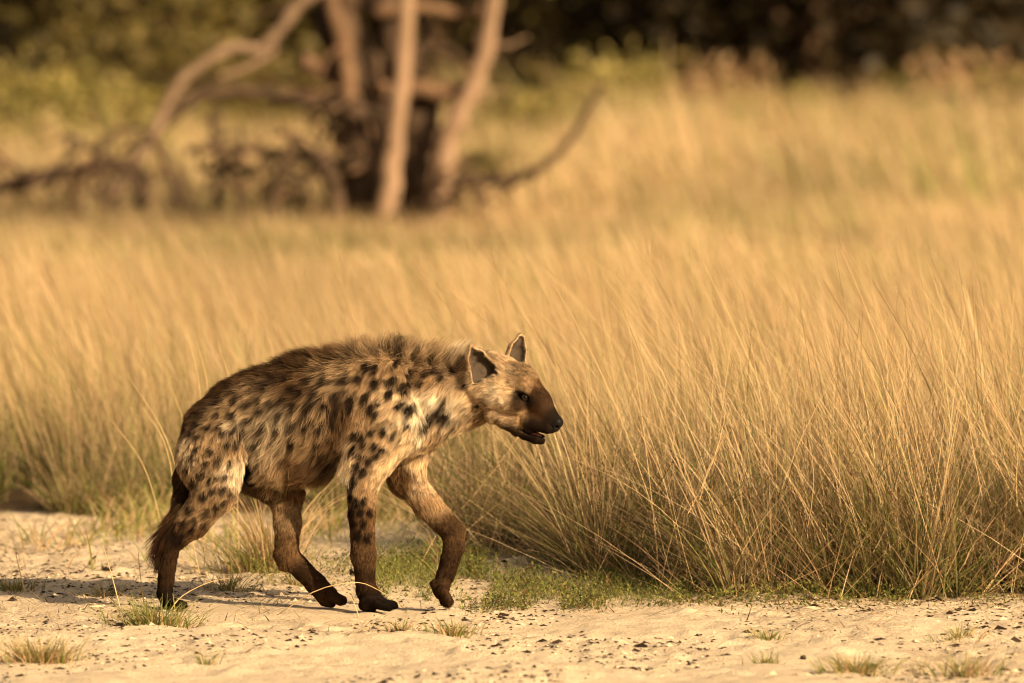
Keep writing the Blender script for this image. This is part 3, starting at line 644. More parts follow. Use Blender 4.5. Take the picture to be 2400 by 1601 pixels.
# near hind leg
add((500, 1010, -.07), (488, 1075, -.10), 66, 70, .62, .03)
add((488, 1075, -.10), (505, 1150, -.115), 66, 50, .7, .03)
add((540, 1070, -.09), (535, 1120, -.10), 32, 30, .5, .025)
add((500, 1160, -.115), (452, 1222, -.105), 49, 36, .75, .02)
add((452, 1222, -.105), (402, 1272, -.095), 36, 23, .8, .02)
add((385, 1268, -.09), (397, 1290, -.09), 12, 18, .9, .012)
add((397, 1280, -.09), (386, 1390, -.08), 22, 17, .9, .012)
add((386, 1390, -.08), (392, 1410, -.08), 17, 17, 1.1, .01)
for k_, ex in enumerate([-.125, -.095, -.066, -.042]):
    tip = (424+(5 if k_ in (1, 2) else -4), 1419-1.2*k_, ex)
    add((392, 1408, -.08+.5*(ex+.08)), tip, 12, 8.5, 1, .006)
    add(tip, (tip[0]+10, tip[1]+2, ex), 4, 1.5, 1, .003)
# far hind leg
add((520, 1010, .07), (600, 1090, .10), 68, 62, .62, .03)
add((600, 1090, .10), (668, 1155, .095), 60, 42, .7, .03)
add((668, 1155, .095), (674, 1225, .07), 38, 30, .8, .02)
add((674, 1225, .07), (672, 1292, .05), 30, 27, .85, .015)
add((655, 1300, .05), (668, 1318, .05), 13, 20, .9, .012)
add((672, 1300, .05), (738, 1366, .035), 27, 22, .9, .012)
add((738, 1366, .035), (766, 1396, .03), 23, 25, 1.0, .012)
for k_, ex in enumerate([-.015, .013, .042, .066]):
    tip = (796+(5 if k_ in (1, 2) else 0), 1408-k_, ex)
    add((768, 1393, .026+.5*(ex-.026)), tip, 15, 11, 1, .006)
    add(tip, (tip[0]+5, tip[1]+8, ex), 4, 1.8, 1, .003)
add((762, 1408, .02), (775, 1412, .02), 12, 12, 1.3, .008)
# groin, tail
add((575, 1100, -.01), (588, 1126, -.02), 16, 12, .8, .02)
add((445, 1050, 0), (428, 1120, -.03), 22, 18, .9, .03)
add((428, 1120, -.03), (422, 1188, -.07), 17, 15, .9, .02)
add((422, 1188, -.07), (384, 1256, -.10), 14, 12, .9, .012)
add((384, 1256, -.10), (366, 1302, -.10), 11, 4, .9, .008)

# head: turned toward the viewer by YAW about the nape
YAW = math.radians(30)
FW = np.array([math.cos(YAW), -math.sin(YAW), 0]); LT = np.array([math.sin(YAW), math.cos(YAW), .06])
def hp(x, y, w=0.0):
    """point of the head: midline pixel, then w metres across (minus = near side)"""
    return P(x, y, -(x-1130)*PXM*math.tan(YAW)) + LT*w
SB = []
add(hp(1105, 905), hp(1165, 890), 66, 50, 1.0, .04)
add(hp(1165, 886), hp(1222, 893), 50, 36, 1.05, .03)
add(hp(1222, 893), hp(1262, 945), 36, 30, 1.0, .02)
add(hp(1262, 945), hp(1294, 984), 30, 20, 1.0, .015)
add(hp(1235, 960), hp(1282, 993), 31, 22, 1.0, .012)
for w in (-1, 1):
    add(hp(1190, 925, w*.045), hp(1225, 945, w*.042), 34, 24, .9, .02)     # cheek
    add(hp(1180, 965, w*.035), hp(1225, 985, w*.026), 27, 18, .9, .015)
    add(hp(1222, 905, w*.036), hp(1246, 915, w*.036), 15, 10, .9, .012)    # brow
    add(hp(1252, 984, w*.020), hp(1288, 1001, w*.013), 23, 15, .9, .01)     # upper lip
    add(hp(1140, 880, w*.06), hp(1165, 915, w*.05), 30, 28, .9, .03)
add(hp(1306, 990), hp(1300, 1000), 14.5, 13, 1.25, .006)                    # nose pad
for w in (-1, 1): add(hp(1306, 993, w*.009), hp(1303, 997, w*.010), 9, 8, 1, .005)
# lower jaw
add(hp(1175, 955), hp(1215, 1005), 34, 18, 1.0, .015)
for w in (-1, 1): add(hp(1200, 988, w*.026), hp(1260, 1028, w*.012), 18, 12, 1, .008)
add(hp(1232, 1018), hp(1268, 1031), 14, 9.5, 1.3, .008)
# mouth slit
def cut(a_, b_, ra, rb, sy=1, k=.002): add(a_, b_, ra, rb, sy, k, True)
for w in np.linspace(-.055, .055, 23):
    f_ = abs(w)
    cut(hp(1224, 999, w), hp(1248, 1015, w), 1.4, 2.2)
    cut(hp(1248, 1015, w), hp(1294, 1025, w), 2.2, 3.8)
# nostrils
for w in (-1, 1):
    cut(hp(1309, 999, w*.012), hp(1313, 1000, w*.020), 4.2, 4.0)
    cut(hp(1303, 1001, w*.020), hp(1296, 994, w*.026), 2.2, 1.6)
# ears: scooped cones opening forward
EARS = []
def ear(base, tip, rb_, rmid, rt, odir, wall, c0, c1):
    A = base; B = tip; od = odir-(B-A)*np.dot(odir, B-A)/np.dot(B-A, B-A); od /= np.linalg.norm(od); R = rb_*PXM+.05
    sl_, X = win(np.minimum(A, B)-R, np.maximum(A, B)+R)
    Mo = A*.45+B*.55+od*0; rm = rmid
    outer = np.minimum(cone_d(X, A, Mo, rb_*PXM, rm*PXM, 1.0), cone_d(X, Mo, B, rm*PXM, rt*PXM, 1.0))
    Ai, Bi = A+od*3*PXM, B+od*2*PXM-(B-A)*.06
    Mi = Ai*.45+Bi*.55
    inn = np.minimum(cone_d(X, Ai, Mi, (rb_-wall)*PXM, (rm-wall)*PXM, 1.0), cone_d(X, Mi, Bi, (rm-wall)*PXM, max(rt-wall*.7, 1.5)*PXM, 1.0))
    ba = B-A; t = ((X[0]-A[0])*ba[0]+(X[1]-A[1])*ba[1]+(X[2]-A[2])*ba[2])/np.dot(ba, ba)
    fr = (X[0]-A[0])*od[0]+(X[1]-A[1])*od[1]+(X[2]-A[2])*od[2]-(c0+(c1-c0)*np.clip(t, 0, 1))*PXM
    cup = np.maximum(np.maximum(outer, -inn), fr)
    cup = np.where(t < -.05, np.maximum(cup, (-.05-t)*np.linalg.norm(ba)), cup)
    cur = D[sl_]; solid = np.maximum(outer, fr); 
    D[sl_] = smin(cur, cup.astype(np.float32), .004)
    # open the bowl into the head a little
    bowl = np.maximum(inn, -(fr+.03)); bowl = np.maximum(bowl, (-.12-t)*np.linalg.norm(ba))
    D[sl_] = np.maximum(D[sl_], -bowl.astype(np.float32))
    EARS.append((Ai, Mi, (rb_-wall)*PXM, (rm-wall)*PXM)); EARS.append((Mi, Bi, (rm-wall)*PXM, max(rt-wall*.7, 1.5)*PXM))
ear(hp(1160, 874, -.070), hp(1146, 803, -.112), 39, 26, 4, FW*.80-LT*.50+np.array([0, 0, -.05]), 4.5, 10, 2)
ear(hp(1176, 858, .078), hp(1180, 800, .110), 28, 24, 11, FW*.80-LT*.42+np.array([0, 0, .0]), 4.5, 7, 2)

def sdf(p):
    q = (p-lo)/VX; i = np.clip(np.floor(q).astype(int), 0, dim-2); f = q-i; o = 0
    for a_ in (0, 1):
        for b_ in (0, 1):
            for c_ in (0, 1):
                w = np.abs(1-a_-f[..., 0])*np.abs(1-b_-f[..., 1])*np.abs(1-c_-f[..., 2])
                o = o + w*D[i[..., 0]+a_, i[..., 1]+b_, i[..., 2]+c_]
    return o
def hit(px, py, y0=-.29, y1=.25):
    ys = np.arange(y0, y1, .001); p = np.array([P(px, py, t) for t in ys]); s = sdf(p); k = np.argmax(s < 0); return p[k]
EYE = hit(1228, 932)
eye_c = EYE + np.array([.003, .0070, .0])
far_w = None
for c_ in (eye_c,):
    sl_, X = win(c_-.03, c_+.03)
    al = ((X[0]-c_[0])*.88-(X[2]-c_[2])*-.28); be = ((X[2]-c_[2])*.95+(X[0]-c_[0])*.30)
    d = np.sqrt((al/1.28)**2 + ((X[1]-c_[1]))**2 + (be/.84)**2) - .0148
    D[sl_] = np.maximum(D[sl_], -d)
mir = eye_c - 2*LT*np.dot(eye_c-hp(1245, 932), LT)/np.dot(LT, LT)

g = vdb.FloatGrid(.05); g.copyFromArray(np.ascontiguousarray(D)); pv, fq = g.convertToQuads(0.0)
pv = np.asarray(pv, float)*VX + lo; fq = np.asarray(fq)
def normals(V, Q):
    n_ = np.cross(V[Q[:, 2]]-V[Q[:, 0]], V[Q[:, 3]]-V[Q[:, 1]]); return n_
fn = normals(pv, fq); cen = pv[fq].mean(1)
ln_ = np.linalg.norm(fn, axis=1, keepdims=True)+1e-12
if (sdf(cen+fn/ln_*.003) - sdf(cen-fn/ln_*.003)).mean() < 0: fq = fq[:, ::-1]; fn = -fn
vn = np.zeros_like(pv)
for k_ in range(4): np.add.at(vn, fq[:, k_], fn)
vn /= np.linalg.norm(vn, axis=1, keepdims=True)+1e-12

# coat chart: x, y, depth, combing (dx, dy in the picture), length mm, lift, root colour, tip colour
BLK = (.006, .004, .003); DKB = (.022, .011, .006); BRN = (.095, .050, .023); MID = (.25, .142, .068); TAN = (.62, .425, .24)
PAL = (.86, .66, .43); CRM = (.95, .82, .62); ORG = (.44, .235, .095); GRY = (.085, .062, .045); RUS = (.085, .039, .016)
NR, FR = -.13, .13
ch = []
def c_(x, y, off, dx, dy, L, lift, ca, cb):
    for o_ in ([off] if not isinstance(off, tuple) else off): ch.append((*P(x, y, o_), dx, dy, L, lift, *ca, *cb))
B2 = (NR, FR)
# back line and mane (midline)
c_(445, 1010, (0, -.06, .06), -.6, .8, 28, .35, BLK, BRN); c_(480, 955, (0, -.06, .06), -.7, .5, 30, .45, BLK, BRN); c_(540, 905, 0, -.8, .2, 36, .55, BLK, BRN)
c_(620, 868, 0, -.85, -.1, 42, .65, BLK, BRN); c_(700, 845, 0, -.7, -.4, 48, .75, BLK, BRN); c_(780, 832, 0, -.5, -.6, 55, .8, BLK, MID)
c_(860, 825, 0, -.2, -.8, 62, .9, DKB, TAN); c_(930, 825, 0, .25, -.9, 70, 1.0, DKB, TAN); c_(1000, 832, 0, .45, -.85, 72, 1.0, DKB, TAN); c_(1070, 842, 0, .5, -.8, 58, .95, RUS, PAL)
c_(1120, 848, 0, .2, -.9, 34, .7, ORG, PAL)
# flank
c_(520, 960, B2, -.75, .6, 34, .25, BRN, TAN); c_(600, 925, B2, -.85, .5, 42, .28, DKB, TAN); c_(700, 895, B2, -.85, .45, 46, .3, BLK, MID); c_(790, 875, B2, -.8, .5, 46, .3, BLK, TAN)
c_(560, 1000, B2, -.7, .7, 42, .25, DKB, PAL); c_(650, 985, B2, -.6, .8, 50, .25, DKB, PAL); c_(740, 970, B2, -.4, .9, 52, .25, DKB, TAN); c_(800, 960, B2, -.2, .95, 46, .22, DKB, MID)
c_(640, 1045, B2, -.5, .85, 56, .25, BRN, PAL); c_(730, 1040, B2, -.55, .8, 55, .22, BRN, TAN); c_(785, 1040, B2, -.6, .75, 46, .2, DKB, MID)
c_(650, 1100, (-.05, .05), -.35, .9, 68, .35, DKB, TAN); c_(730, 1105, (-.05, .05), -.5, .8, 62, .35, DKB, MID); c_(590, 1080, 0, -.3, .9, 40, .2, BLK, DKB); c_(585, 1125, -.03, 0, 1, 8, .2, BLK, BLK)
c_(700, 1090, -.10, -.8, .55, 46, .22, DKB, MID); c_(770, 1080, -.10, -.75, .6, 46, .2, BLK, BRN)
# shoulder
c_(870, 870, B2, -.35, .8, 28, .3, MID, TAN); c_(930, 860, B2, -.25, .85, 26, .3, MID, TAN); c_(850, 960, B2, -.45, .88, 28, .25, MID, TAN); c_(920, 940, B2, -.5, .85, 24, .22, TAN, PAL)
c_(880, 1030, B2, -.55, .83, 26, .22, MID, TAN); c_(945, 1010, B2, -.6, .8, 34, .25, TAN, PAL); c_(975, 985, B2, -.5, .85, 36, .28, PAL, CRM); c_(925, 1075, B2, -.7, .7, 30, .22, TAN, PAL)
c_(815, 1060, NR, -.25, .95, 46, .22, MID, PAL); c_(800, 1110, NR, -.25, .97, 40, .18, PAL, CRM); c_(860, 1090, NR, -.4, .9, 24, .2, MID, TAN); c_(890, 1110, NR, -.5, .85, 22, .2, TAN, PAL)
# neck
c_(1000, 880, B2, -.7, .55, 38, .3, RUS, ORG); c_(1060, 875, B2, -.7, .6, 34, .3, RUS, ORG); c_(1010, 940, B2, -.6, .75, 42, .3, PAL, CRM); c_(1070, 935, B2, -.5, .85, 42, .28, TAN, CRM); c_(1110, 925, B2, -.5, .85, 36, .25, TAN, CRM)
c_(1020, 985, B2, -.8, .5, 34, .35, BRN, TAN); c_(1070, 985, B2, -.6, .75, 38, .3, PAL, CRM); c_(1100, 1000, 0, -.5, .8, 34, .35, MID, PAL); c_(1020, 1025, 0, -.4, .9, 38, .35, BRN, TAN); c_(1000, 1050, 0, -.3, .9, 40, .35, TAN, PAL)
# head
def hc_(x, y, w, dx, dy, L, lift, ca, cb):
    for ww in ((w, -w) if w else (0,)): ch.append((*hp(x, y, ww), dx, dy, L, lift, *ca, *cb))
hc_(1160, 835, 0, -.6, -.5, 22, .45, ORG, PAL); hc_(1190, 838, 0, -.7, -.6, 16, .35, ORG, PAL); hc_(1225, 858, 0, -.7, -.7, 12, .3, RUS, TAN); hc_(1250, 885, 0, -.6, -.8, 9, .22, RUS, TAN); hc_(1262, 905, 0, -.6, -.8, 8, .22, RUS, MID)
hc_(1200, 880, .05, -.7, -.6, 12, .25, TAN, PAL); hc_(1215, 900, .055, -.7, -.5, 11, .25, TAN, PAL); hc_(1170, 885, .06, -.8, -.3, 16, .3, MID, PAL); hc_(1150, 905, .065, -.7, .4, 20, .3, TAN, PAL); hc_(1245, 900, .04, -.6, -.6, 9, .2, MID, TAN)
hc_(1195, 925, .07, -.8, .2, 13, .25, TAN, CRM); hc_(1170, 945, .06, -.7, .6, 18, .3, MID, PAL); hc_(1215, 955, .055, -.9, .3, 9, .2, MID, PAL); hc_(1235, 972, .045, -.9, .3, 8, .2, MID, TAN); hc_(1215, 975, .05, -.9, .3, 9, .2, MID, PAL)
hc_(1265, 922, .02, -.5, -.8, 7, .2, DKB, BRN); hc_(1272, 935, .012, -.5, -.8, 6, .2, DKB, BRN); hc_(1240, 925, .048, -.6, -.6, 6, .2, BLK, DKB); hc_(1235, 948, .05, -.8, .1, 7, .2, DKB, BRN); hc_(1255, 940, .038, -.8, -.5, 6, .15, BLK, DKB); hc_(1280, 950, 0, -.6, -.8, 5, .18, DKB, BRN); hc_(1268, 965, .03, -.8, -.4, 6, .18, DKB, RUS); hc_(1295, 975, 0, -.6, -.7, 3, .1, BLK, DKB)
hc_(1260, 990, .03, -.9, .1, 5, .12, BLK, DKB); hc_(1285, 1000, .02, -.8, .3, 4, .12, BLK, DKB); hc_(1250, 1030, .01, -.9, .1, 6, .15, BLK, DKB); hc_(1215, 1005, .025, -.9, .2, 8, .18, BLK, BRN); hc_(1185, 990, .03, -.8, .4, 14, .25, BRN, MID); hc_(1150, 985, .03, -.7, .5, 22, .3, BRN, TAN)
# near fore leg
c_(848, 1140, -.12, -.15, 1, 13, .18, MID, TAN); c_(846, 1205, -.115, -.1, 1, 11, .22, BRN, MID); c_(851, 1290, -.105, .05, 1, 11, .25, DKB, MID); c_(856, 1360, -.1, .05, 1, 10, .22, DKB, BRN); c_(865, 1405, -.1, .3, 1, 7, .15, BLK, DKB); c_(915, 1418, -.1, .8, .6, 5, .15, BLK, BLK)
# far fore leg
c_(975, 1070, .08, -.2, .95, 28, .25, TAN, PAL); c_(985, 1130, .08, .2, .95, 22, .22, MID, PAL); c_(935, 1115, .06, .3, .9, 24, .25, BRN, MID); c_(1000, 1185, .07, .6, .8, 13, .18, MID, TAN); c_(1055, 1245, .05, .4, .9, 10, .22, DKB, MID); c_(1050, 1320, .04, -.2, 1, 10, .22, DKB, BRN); c_(1035, 1385, .03, .2, 1, 7, .15, DKB, BRN)
# near hind leg
c_(440, 1060, NR, -.3, .95, 24, .22, BRN, PAL); c_(430, 1120, NR, -.2, .97, 24, .22, BRN, TAN); c_(490, 1050, NR, -.4, .9, 28, .22, BRN, TAN); c_(540, 1040, NR, -.35, .93, 32, .22, BRN, TAN); c_(480, 1120, NR, -.35, .93, 20, .2, DKB, TAN); c_(555, 1100, NR, -.15, 1, 28, .18, TAN, CRM)
c_(520, 1165, NR, -.45, .88, 16, .18, BRN, TAN); c_(460, 1190, NR, -.5, .85, 16, .18, BRN, TAN); c_(450, 1235, -.11, -.6, .8, 12, .22, DKB, MID); c_(400, 1270, -.1, -.4, .9, 11, .2, BLK, BRN); c_(390, 1330, -.085, -.05, 1, 10, .2, DKB, BRN); c_(390, 1405, -.08, .3, .9, 6, .15, BLK, DKB)
# far hind leg
c_(560, 1060, FR, -.35, .93, 24, .2, BRN, TAN); c_(640, 1130, .1, -.1, 1, 24, .2, DKB, BRN); c_(700, 1150, .09, -.1, 1, 22, .22, BRN, MID); c_(672, 1200, .08, 0, 1, 11, .22, BRN, TAN); c_(672, 1290, .05, 0, 1, 10, .2, BRN, MID); c_(720, 1350, .035, .7, .7, 9, .2, DKB, BRN); c_(780, 1400, .03, .8, .5, 6, .15, DKB, BRN)
# tail
c_(428, 1090, .0, -.2, 1, 20, .2, DKB, BRN); c_(418, 1170, -.06, -.3, 1, 34, .25, DKB, BRN); c_(398, 1225, -.09, -.5, .85, 56, .35, DKB, RUS); c_(376, 1265, -.10, -.45, .9, 70, .4, DKB, RUS); c_(366, 1300, -.10, -.3, .95, 52, .3, BLK, BRN)
ch = np.array(ch); chp = ch[:, :3].astype(np.float32); chd = ch[:, 3:].astype(np.float32)
def chart(p):
    out = np.zeros((len(p), chd.shape[1]), np.float32)
    for s in range(0, len(p), 20000):
        q = p[s:s+20000].astype(np.float32); d2 = ((q[:, None]-chp[None])**2).sum(-1)
        w = 1/(d2+6e-5)**3.0; w /= w.sum(1, keepdims=True); out[s:s+20000] = w@chd
    return out
# dark spots traced on the near side: x, y, radius
z3 = [(180, 230, 10), (215, 240, 10), (330, 150, 7), (330, 210, 7), (220, 310, 11), (305, 300, 11), (295, 365, 10), (400, 265, 9), (355, 330, 9), (390, 320, 9), (375, 362, 7), (350, 425, 11), (395, 452, 12), (318, 585, 7), (270, 560, 9), (390, 530, 6), (180, 370, 8), (130, 290, 11), (50, 300, 10), (95, 395, 12), (90, 430, 10), (240, 410, 7), (195, 440, 10), (165, 400, 9), (225, 470, 9), (120, 580, 9), (150, 600, 10), (205, 565, 9), (260, 655, 8), (215, 640, 9), (105, 660, 11), (160, 640, 8), (230, 690, 8), (130, 745, 9), (190, 715, 9), (110, 820, 9), (160, 770, 9), (150, 700, 8), (95, 850, 8), (90, 900, 9), (120, 935, 10), (165, 920, 8), (95, 990, 10), (145, 985, 9), (190, 985, 7), (105, 1045, 9), (160, 1050, 9), (130, 1100, 10), (180, 1120, 9), (620, 250, 9), (530, 255, 9), (480, 270, 8), (560, 290, 7), (690, 320, 6), (450, 320, 8), (570, 420, 7), (545, 470, 13), (580, 490, 14), (500, 510, 10), (470, 540, 9), (760, 430, 5)]
z1 = [(300, 590, 8), (270, 700, 8), (330, 770, 7), (410, 715, 9), (490, 640, 9), (450, 630, 7), (365, 655, 8), (275, 830, 9), (440, 800, 7), (250, 975, 9), (340, 985, 10), (285, 1030, 8), (230, 1040, 9), (270, 1075, 9), (405, 800, 6), (380, 870, 8), (430, 870, 8), (330, 900, 9), (470, 900, 7), (800, 612, 9), (795, 635, 8), (960, 300, 10), (770, 290, 9), (700, 300, 10), (650, 335, 10), (850, 360, 10), (1070, 300, 10), (1140, 285, 9), (560, 430, 9), (500, 405, 9), (620, 460, 9), (690, 420, 10), (730, 480, 9), (800, 430, 10), (870, 440, 10), (900, 400, 10), (960, 430, 9), (1030, 380, 9), (560, 500, 8), (640, 540, 8), (720, 560, 7), (790, 530, 8), (870, 530, 8), (470, 480, 9), (400, 480, 10), (400, 540, 8), (350, 540, 10), (300, 650, 7), (430, 570, 8), (480, 560, 8), (940, 540, 8), (1010, 510, 10), (1020, 450, 10), (930, 620, 8), (600, 620, 9), (680, 620, 7), (740, 400, 9), (810, 340, 10), (880, 300, 9), (920, 350, 9), (620, 400, 8), (580, 350, 9), (350, 720, 7), (460, 730, 7), (310, 800, 7), (360, 820, 7), (240, 760, 7), (200, 1130, 14), (170, 1110, 13), (330, 1060, 8), (400, 960, 8), (440, 940, 7), (520, 600, 7), (545, 560, 7), (400, 420, 10), (330, 470, 10), (300, 520, 9), (270, 570, 8)]
spots = np.array([(780+x/2.24, 760+y/2.24, r) for x, y, r in z3] + [(330+x/2.24, 760+y/2.24, r) for x, y, r in z1])
sp3 = P(spots[:, 0], spots[:, 1], -.1); sr = spots[:, 2]*PXM*1.12
jit = rng.normal(0, .02, (len(spots), 2))
def spot_field(p, ny_, f):
    """strength of the dark spots; f holds the combing used to stretch them"""
    out = np.zeros(len(p), np.float32); near = (p[:, 1] < .0)
    dd = f[:, :2]/(np.linalg.norm(f[:, :2], axis=1, keepdims=True)+1e-6)
    for sgn, sel in ((0, near), (1, ~near)):
        ii = np.nonzero(sel)[0]
        for s in range(0, len(ii), 20000):
            k_ = ii[s:s+20000]; q = p[k_]
            dx = q[:, None, 0] - (sp3[None, :, 0]+sgn*jit[None, :, 0]); dz = q[:, None, 2] - (sp3[None, :, 2]+sgn*jit[None, :, 1])
            al = dx*dd[k_, 0:1] - dz*dd[k_, 1:2]; ac = dx*dd[k_, 1:2] + dz*dd[k_, 0:1]
            r = np.sqrt((al/1.25)**2 + (ac/.9)**2)/sr[None]
            out[k_] = np.clip(1.9-1.35*r, 0, 1).max(1)
    return out*(np.clip((p[:, 0]*0+1), 0, 1))
NOSE = hp(1306, 994); MOUTH_L = [hp(1250, 1016), hp(1275, 1020)]
EARN, EARF = hp(1152, 845, -.09), hp(1172, 832, .09)
def region(p):
    nose = np.linalg.norm((p-NOSE), axis=1) < 20*PXM
    a_, b_ = hp(1225, 1002), hp(1285, 1021); t = np.clip(((p-a_)@(b_-a_))/((b_-a_)@(b_-a_)), 0, 1); q = p-(a_+t[:, None]*(b_-a_))
    q = q-np.outer(q@LT, LT)/np.dot(LT, LT); mouth = (np.linalg.norm(q, axis=1) < 6.5*PXM) & (p[:, 0] > a_[0])
    eye = np.minimum(np.linalg.norm(p-eye_c, axis=1), np.linalg.norm(p-mir, axis=1))
    return nose, mouth, eye
f = chart(pv); spv = spot_field(pv, None, f)
sk = .6*f[:, 4:7] + .25*f[:, 7:10]
dark = np.array(BLK); sk = sk*(1-spv[:, None]) + dark*spv[:, None]
nose, mouth, eyed = region(pv)
def ear_in(p, n_):
    """inside of the ear cups: bare grey skin"""
    r = np.zeros(len(p), bool)
    for A_, B_, ra_, rb_ in EARS:
        d = cone_d((p[:, 0], p[:, 1], p[:, 2]), A_, B_, ra_, rb_, 1.0); ba = B_-A_; tq = ((p-A_)@ba)/np.dot(ba, ba)
        r |= (d < .0016) & (tq > -.25)
    return r
ein = ear_in(pv, vn)
sk[ein] = GRY
sk[nose] = (.010, .008, .007); sk[mouth] = (.012, .007, .006)
sk = sk*np.clip((eyed-.010)/.010, 0, 1)[:, None] + np.array(BLK)*(1-np.clip((eyed-.010)/.010, 0, 1))[:, None]
hs = N('hyena_skin'); hs.b.inputs['Specular IOR Level'].default_value = .07; vc = hs.new('ShaderNodeVertexColor', layer_name='Col'); hs.ln(vc.outputs[0], hs.b.inputs['Base Color'])
ra_ = hs.new('ShaderNodeAttribute', attribute_name='wet'); mr = hs.new('ShaderNodeMapRange'); mr.inputs[3].default_value = .85; mr.inputs[4].default_value = .38
hs.ln(ra_.outputs['Fac'], mr.inputs[0]); hs.ln(mr.outputs[0], hs.b.inputs['Roughness'])
tcs = hs.new('ShaderNodeTexCoord'); nbs = hs.new('ShaderNodeTexNoise', Scale=420, Detail=3); hs.ln(tcs.outputs['Object'], nbs.inputs[0])
bs = hs.new('ShaderNodeBump', Strength=.35, Distance=.002); hs.ln(nbs.outputs[0], bs.inputs['Height']); hs.ln(bs.outputs[0], hs.b.inputs['Normal'])
base = P(780, 1428, 0); base[2] = 0
HY = empty('hyena', tuple(base), label='spotted hyena walking across the sand with its head low and mouth slightly open', category='hyena')
bm = mesh_np('body', pv-base, fq, hs.m, sk, smooth=True)
aw = bm.attributes.new('wet', 'FLOAT', 'POINT'); aw.data.foreach_set('value', (nose | (eyed < .016) | mouth).astype(np.float32))
body = obj('body', bm, HY)

# fur
def frandom(n, dens):
    w = np.linalg.norm(fn, axis=1)*.5*dens; cdf = np.cumsum(w); k_ = np.searchsorted(cdf, rng.random(n)*cdf[-1]); k_ = np.clip(k_, 0, len(fq)-1)
    u, v = rng.random((2, n, 1)); q = fq[k_]
    pos = (pv[q[:, 0]]*(1-u)+pv[q[:, 1]]*u)*(1-v) + (pv[q[:, 3]]*(1-u)+pv[q[:, 2]]*u)*v
    nn = (vn[q[:, 0]]*(1-u)+vn[q[:, 1]]*u)*(1-v) + (vn[q[:, 3]]*(1-u)+vn[q[:, 2]]*u)*v
    return pos, nn/np.linalg.norm(nn, axis=1, keepdims=True)
fl = chart(cen)[:, 2]
dens = np.clip(60/(fl+6), .9, 6.0)
n_, m_, e_ = region(cen); dens[n_ | m_ | (e_ < .0125)] = 0
NH = 330000
hp_, hn = frandom(NH, dens); f = chart(hp_)
ein = ear_in(hp_, hn)
L = np.where(f[:, 2] < 16, f[:, 2]*1.25+1.5, f[:, 2]*1.08)*.001*rng.uniform(.6, 1.25, NH); L[ein] = .003+.007*rng.random(ein.sum())
earz = (np.minimum(np.linalg.norm(hp_-hp(1150, 830, -.10), axis=1), np.linalg.norm(hp_-hp(1172, 818, .10), axis=1)) < .055) & (hp_[:, 2] > hp(1150, 866)[2])
L[earz] = np.minimum(L[earz], .009)
_, _, ed = region(hp_); L *= np.clip((ed-.006)/.022, .2, 1)
# combing in 3-D: picture direction, laid into the skin
t = np.stack([f[:, 0], 0*f[:, 0], -f[:, 1]], -1)
cl = .017; cell = np.floor((hp_+.006*np.sin(hp_[:, [1, 2, 0]]*190))/cl).astype(np.int64)
key = cell[:, 0]*1000003+cell[:, 1]*1009+cell[:, 2]; _, inv = np.unique(key, return_inverse=True); nc = inv.max()+1
cj = rng.normal(0, 1, (nc, 3))[inv]; cv = rng.random(nc)[inv]
t = t + cj*.24 + rng.normal(0, .16, (NH, 3))
t -= hn*(t*hn).sum(1, keepdims=True); t /= np.linalg.norm(t, axis=1, keepdims=True)+1e-9
lift = (f[:, 3]*rng.uniform(.6, 1.5, NH)*(.8+.5*cv))[:, None]
NP = 5; tt = np.linspace(0, 1, NP)
step = L[:, None]/(NP-1); pts_ = [hp_-hn*.001]; 
for i in range(1, NP):
    a_ = lift*(1.25-.75*tt[i]); d = t*np.cos(a_)+hn*np.sin(a_)+np.array([0, 0, -1])*(.10*tt[i]*(L/.05)[:, None].clip(0, 1)); d /= np.linalg.norm(d, axis=1, keepdims=True)
    pts_.append(pts_[-1]+d*step)
HPt = np.stack(pts_, 1)
# locks: tips gather
cnt = np.bincount(inv, minlength=nc).astype(float)
for i in range(2, NP):
    mean = np.stack([np.bincount(inv, HPt[:, i, k_], nc)/cnt for k_ in range(3)], -1)[inv]
    s = (.55*tt[i]**1.3*np.clip((L-.008)/.02, 0, 1)*rng.uniform(.4, 1, NH))[:, None]
    HPt[:, i] = HPt[:, i]*(1-s)+mean*s
mid = hp_ + t*(L*.45)[:, None] + cj*(.0022+.0016*np.clip((P(700, 1000, 0)[0]-hp_[:, :1])/.12, 0, 1)) + rng.normal(0, .0018, (NH, 3)) + .003*np.sin(hp_[:, [2, 0, 1]]*310+1)
mot = noise2(mid[:, 0]*34+mid[:, 1]*20, mid[:, 2]*26, 80)*.6 + noise2(mid[:, 0]*80, mid[:, 2]*60+mid[:, 1]*40, 81)*.4
sf = spot_field(mid, None, f); rear = np.clip((P(700, 1000, 0)[0]-hp_[:, 0])/.12, 0, 1)
sf = np.clip(sf*rng.uniform(.8, 1.3, NH)*(.9+.3*cv)*(1-rear*.34*mot), 0, 1)
ro = f[:, 4:7]; ti = f[:, 7:10]
var = (rng.uniform(.6, 1.3, NH)*np.where(L > .026, .40+1.05*cv, .66+.6*cv)*np.where(L < .022, .45+1.1*mot, 1.0))[:, None]
dk = rng.random(NH) < np.where(L < .018, .34, .15)
cr = []
for i in range(NP):
    w = tt[i]**1.35; c0 = (ro*(1-w)+ti*w)*var
    c0[dk] *= .35
    sp_c = np.array([.010, .006, .004])*(1+1.2*w)
    c0 = c0*(1-sf[:, None])+sp_c*sf[:, None]
    c0[ein] = np.array([.15, .115, .08])*var[ein]*(.5+.5*w)
    cr.append(c0)
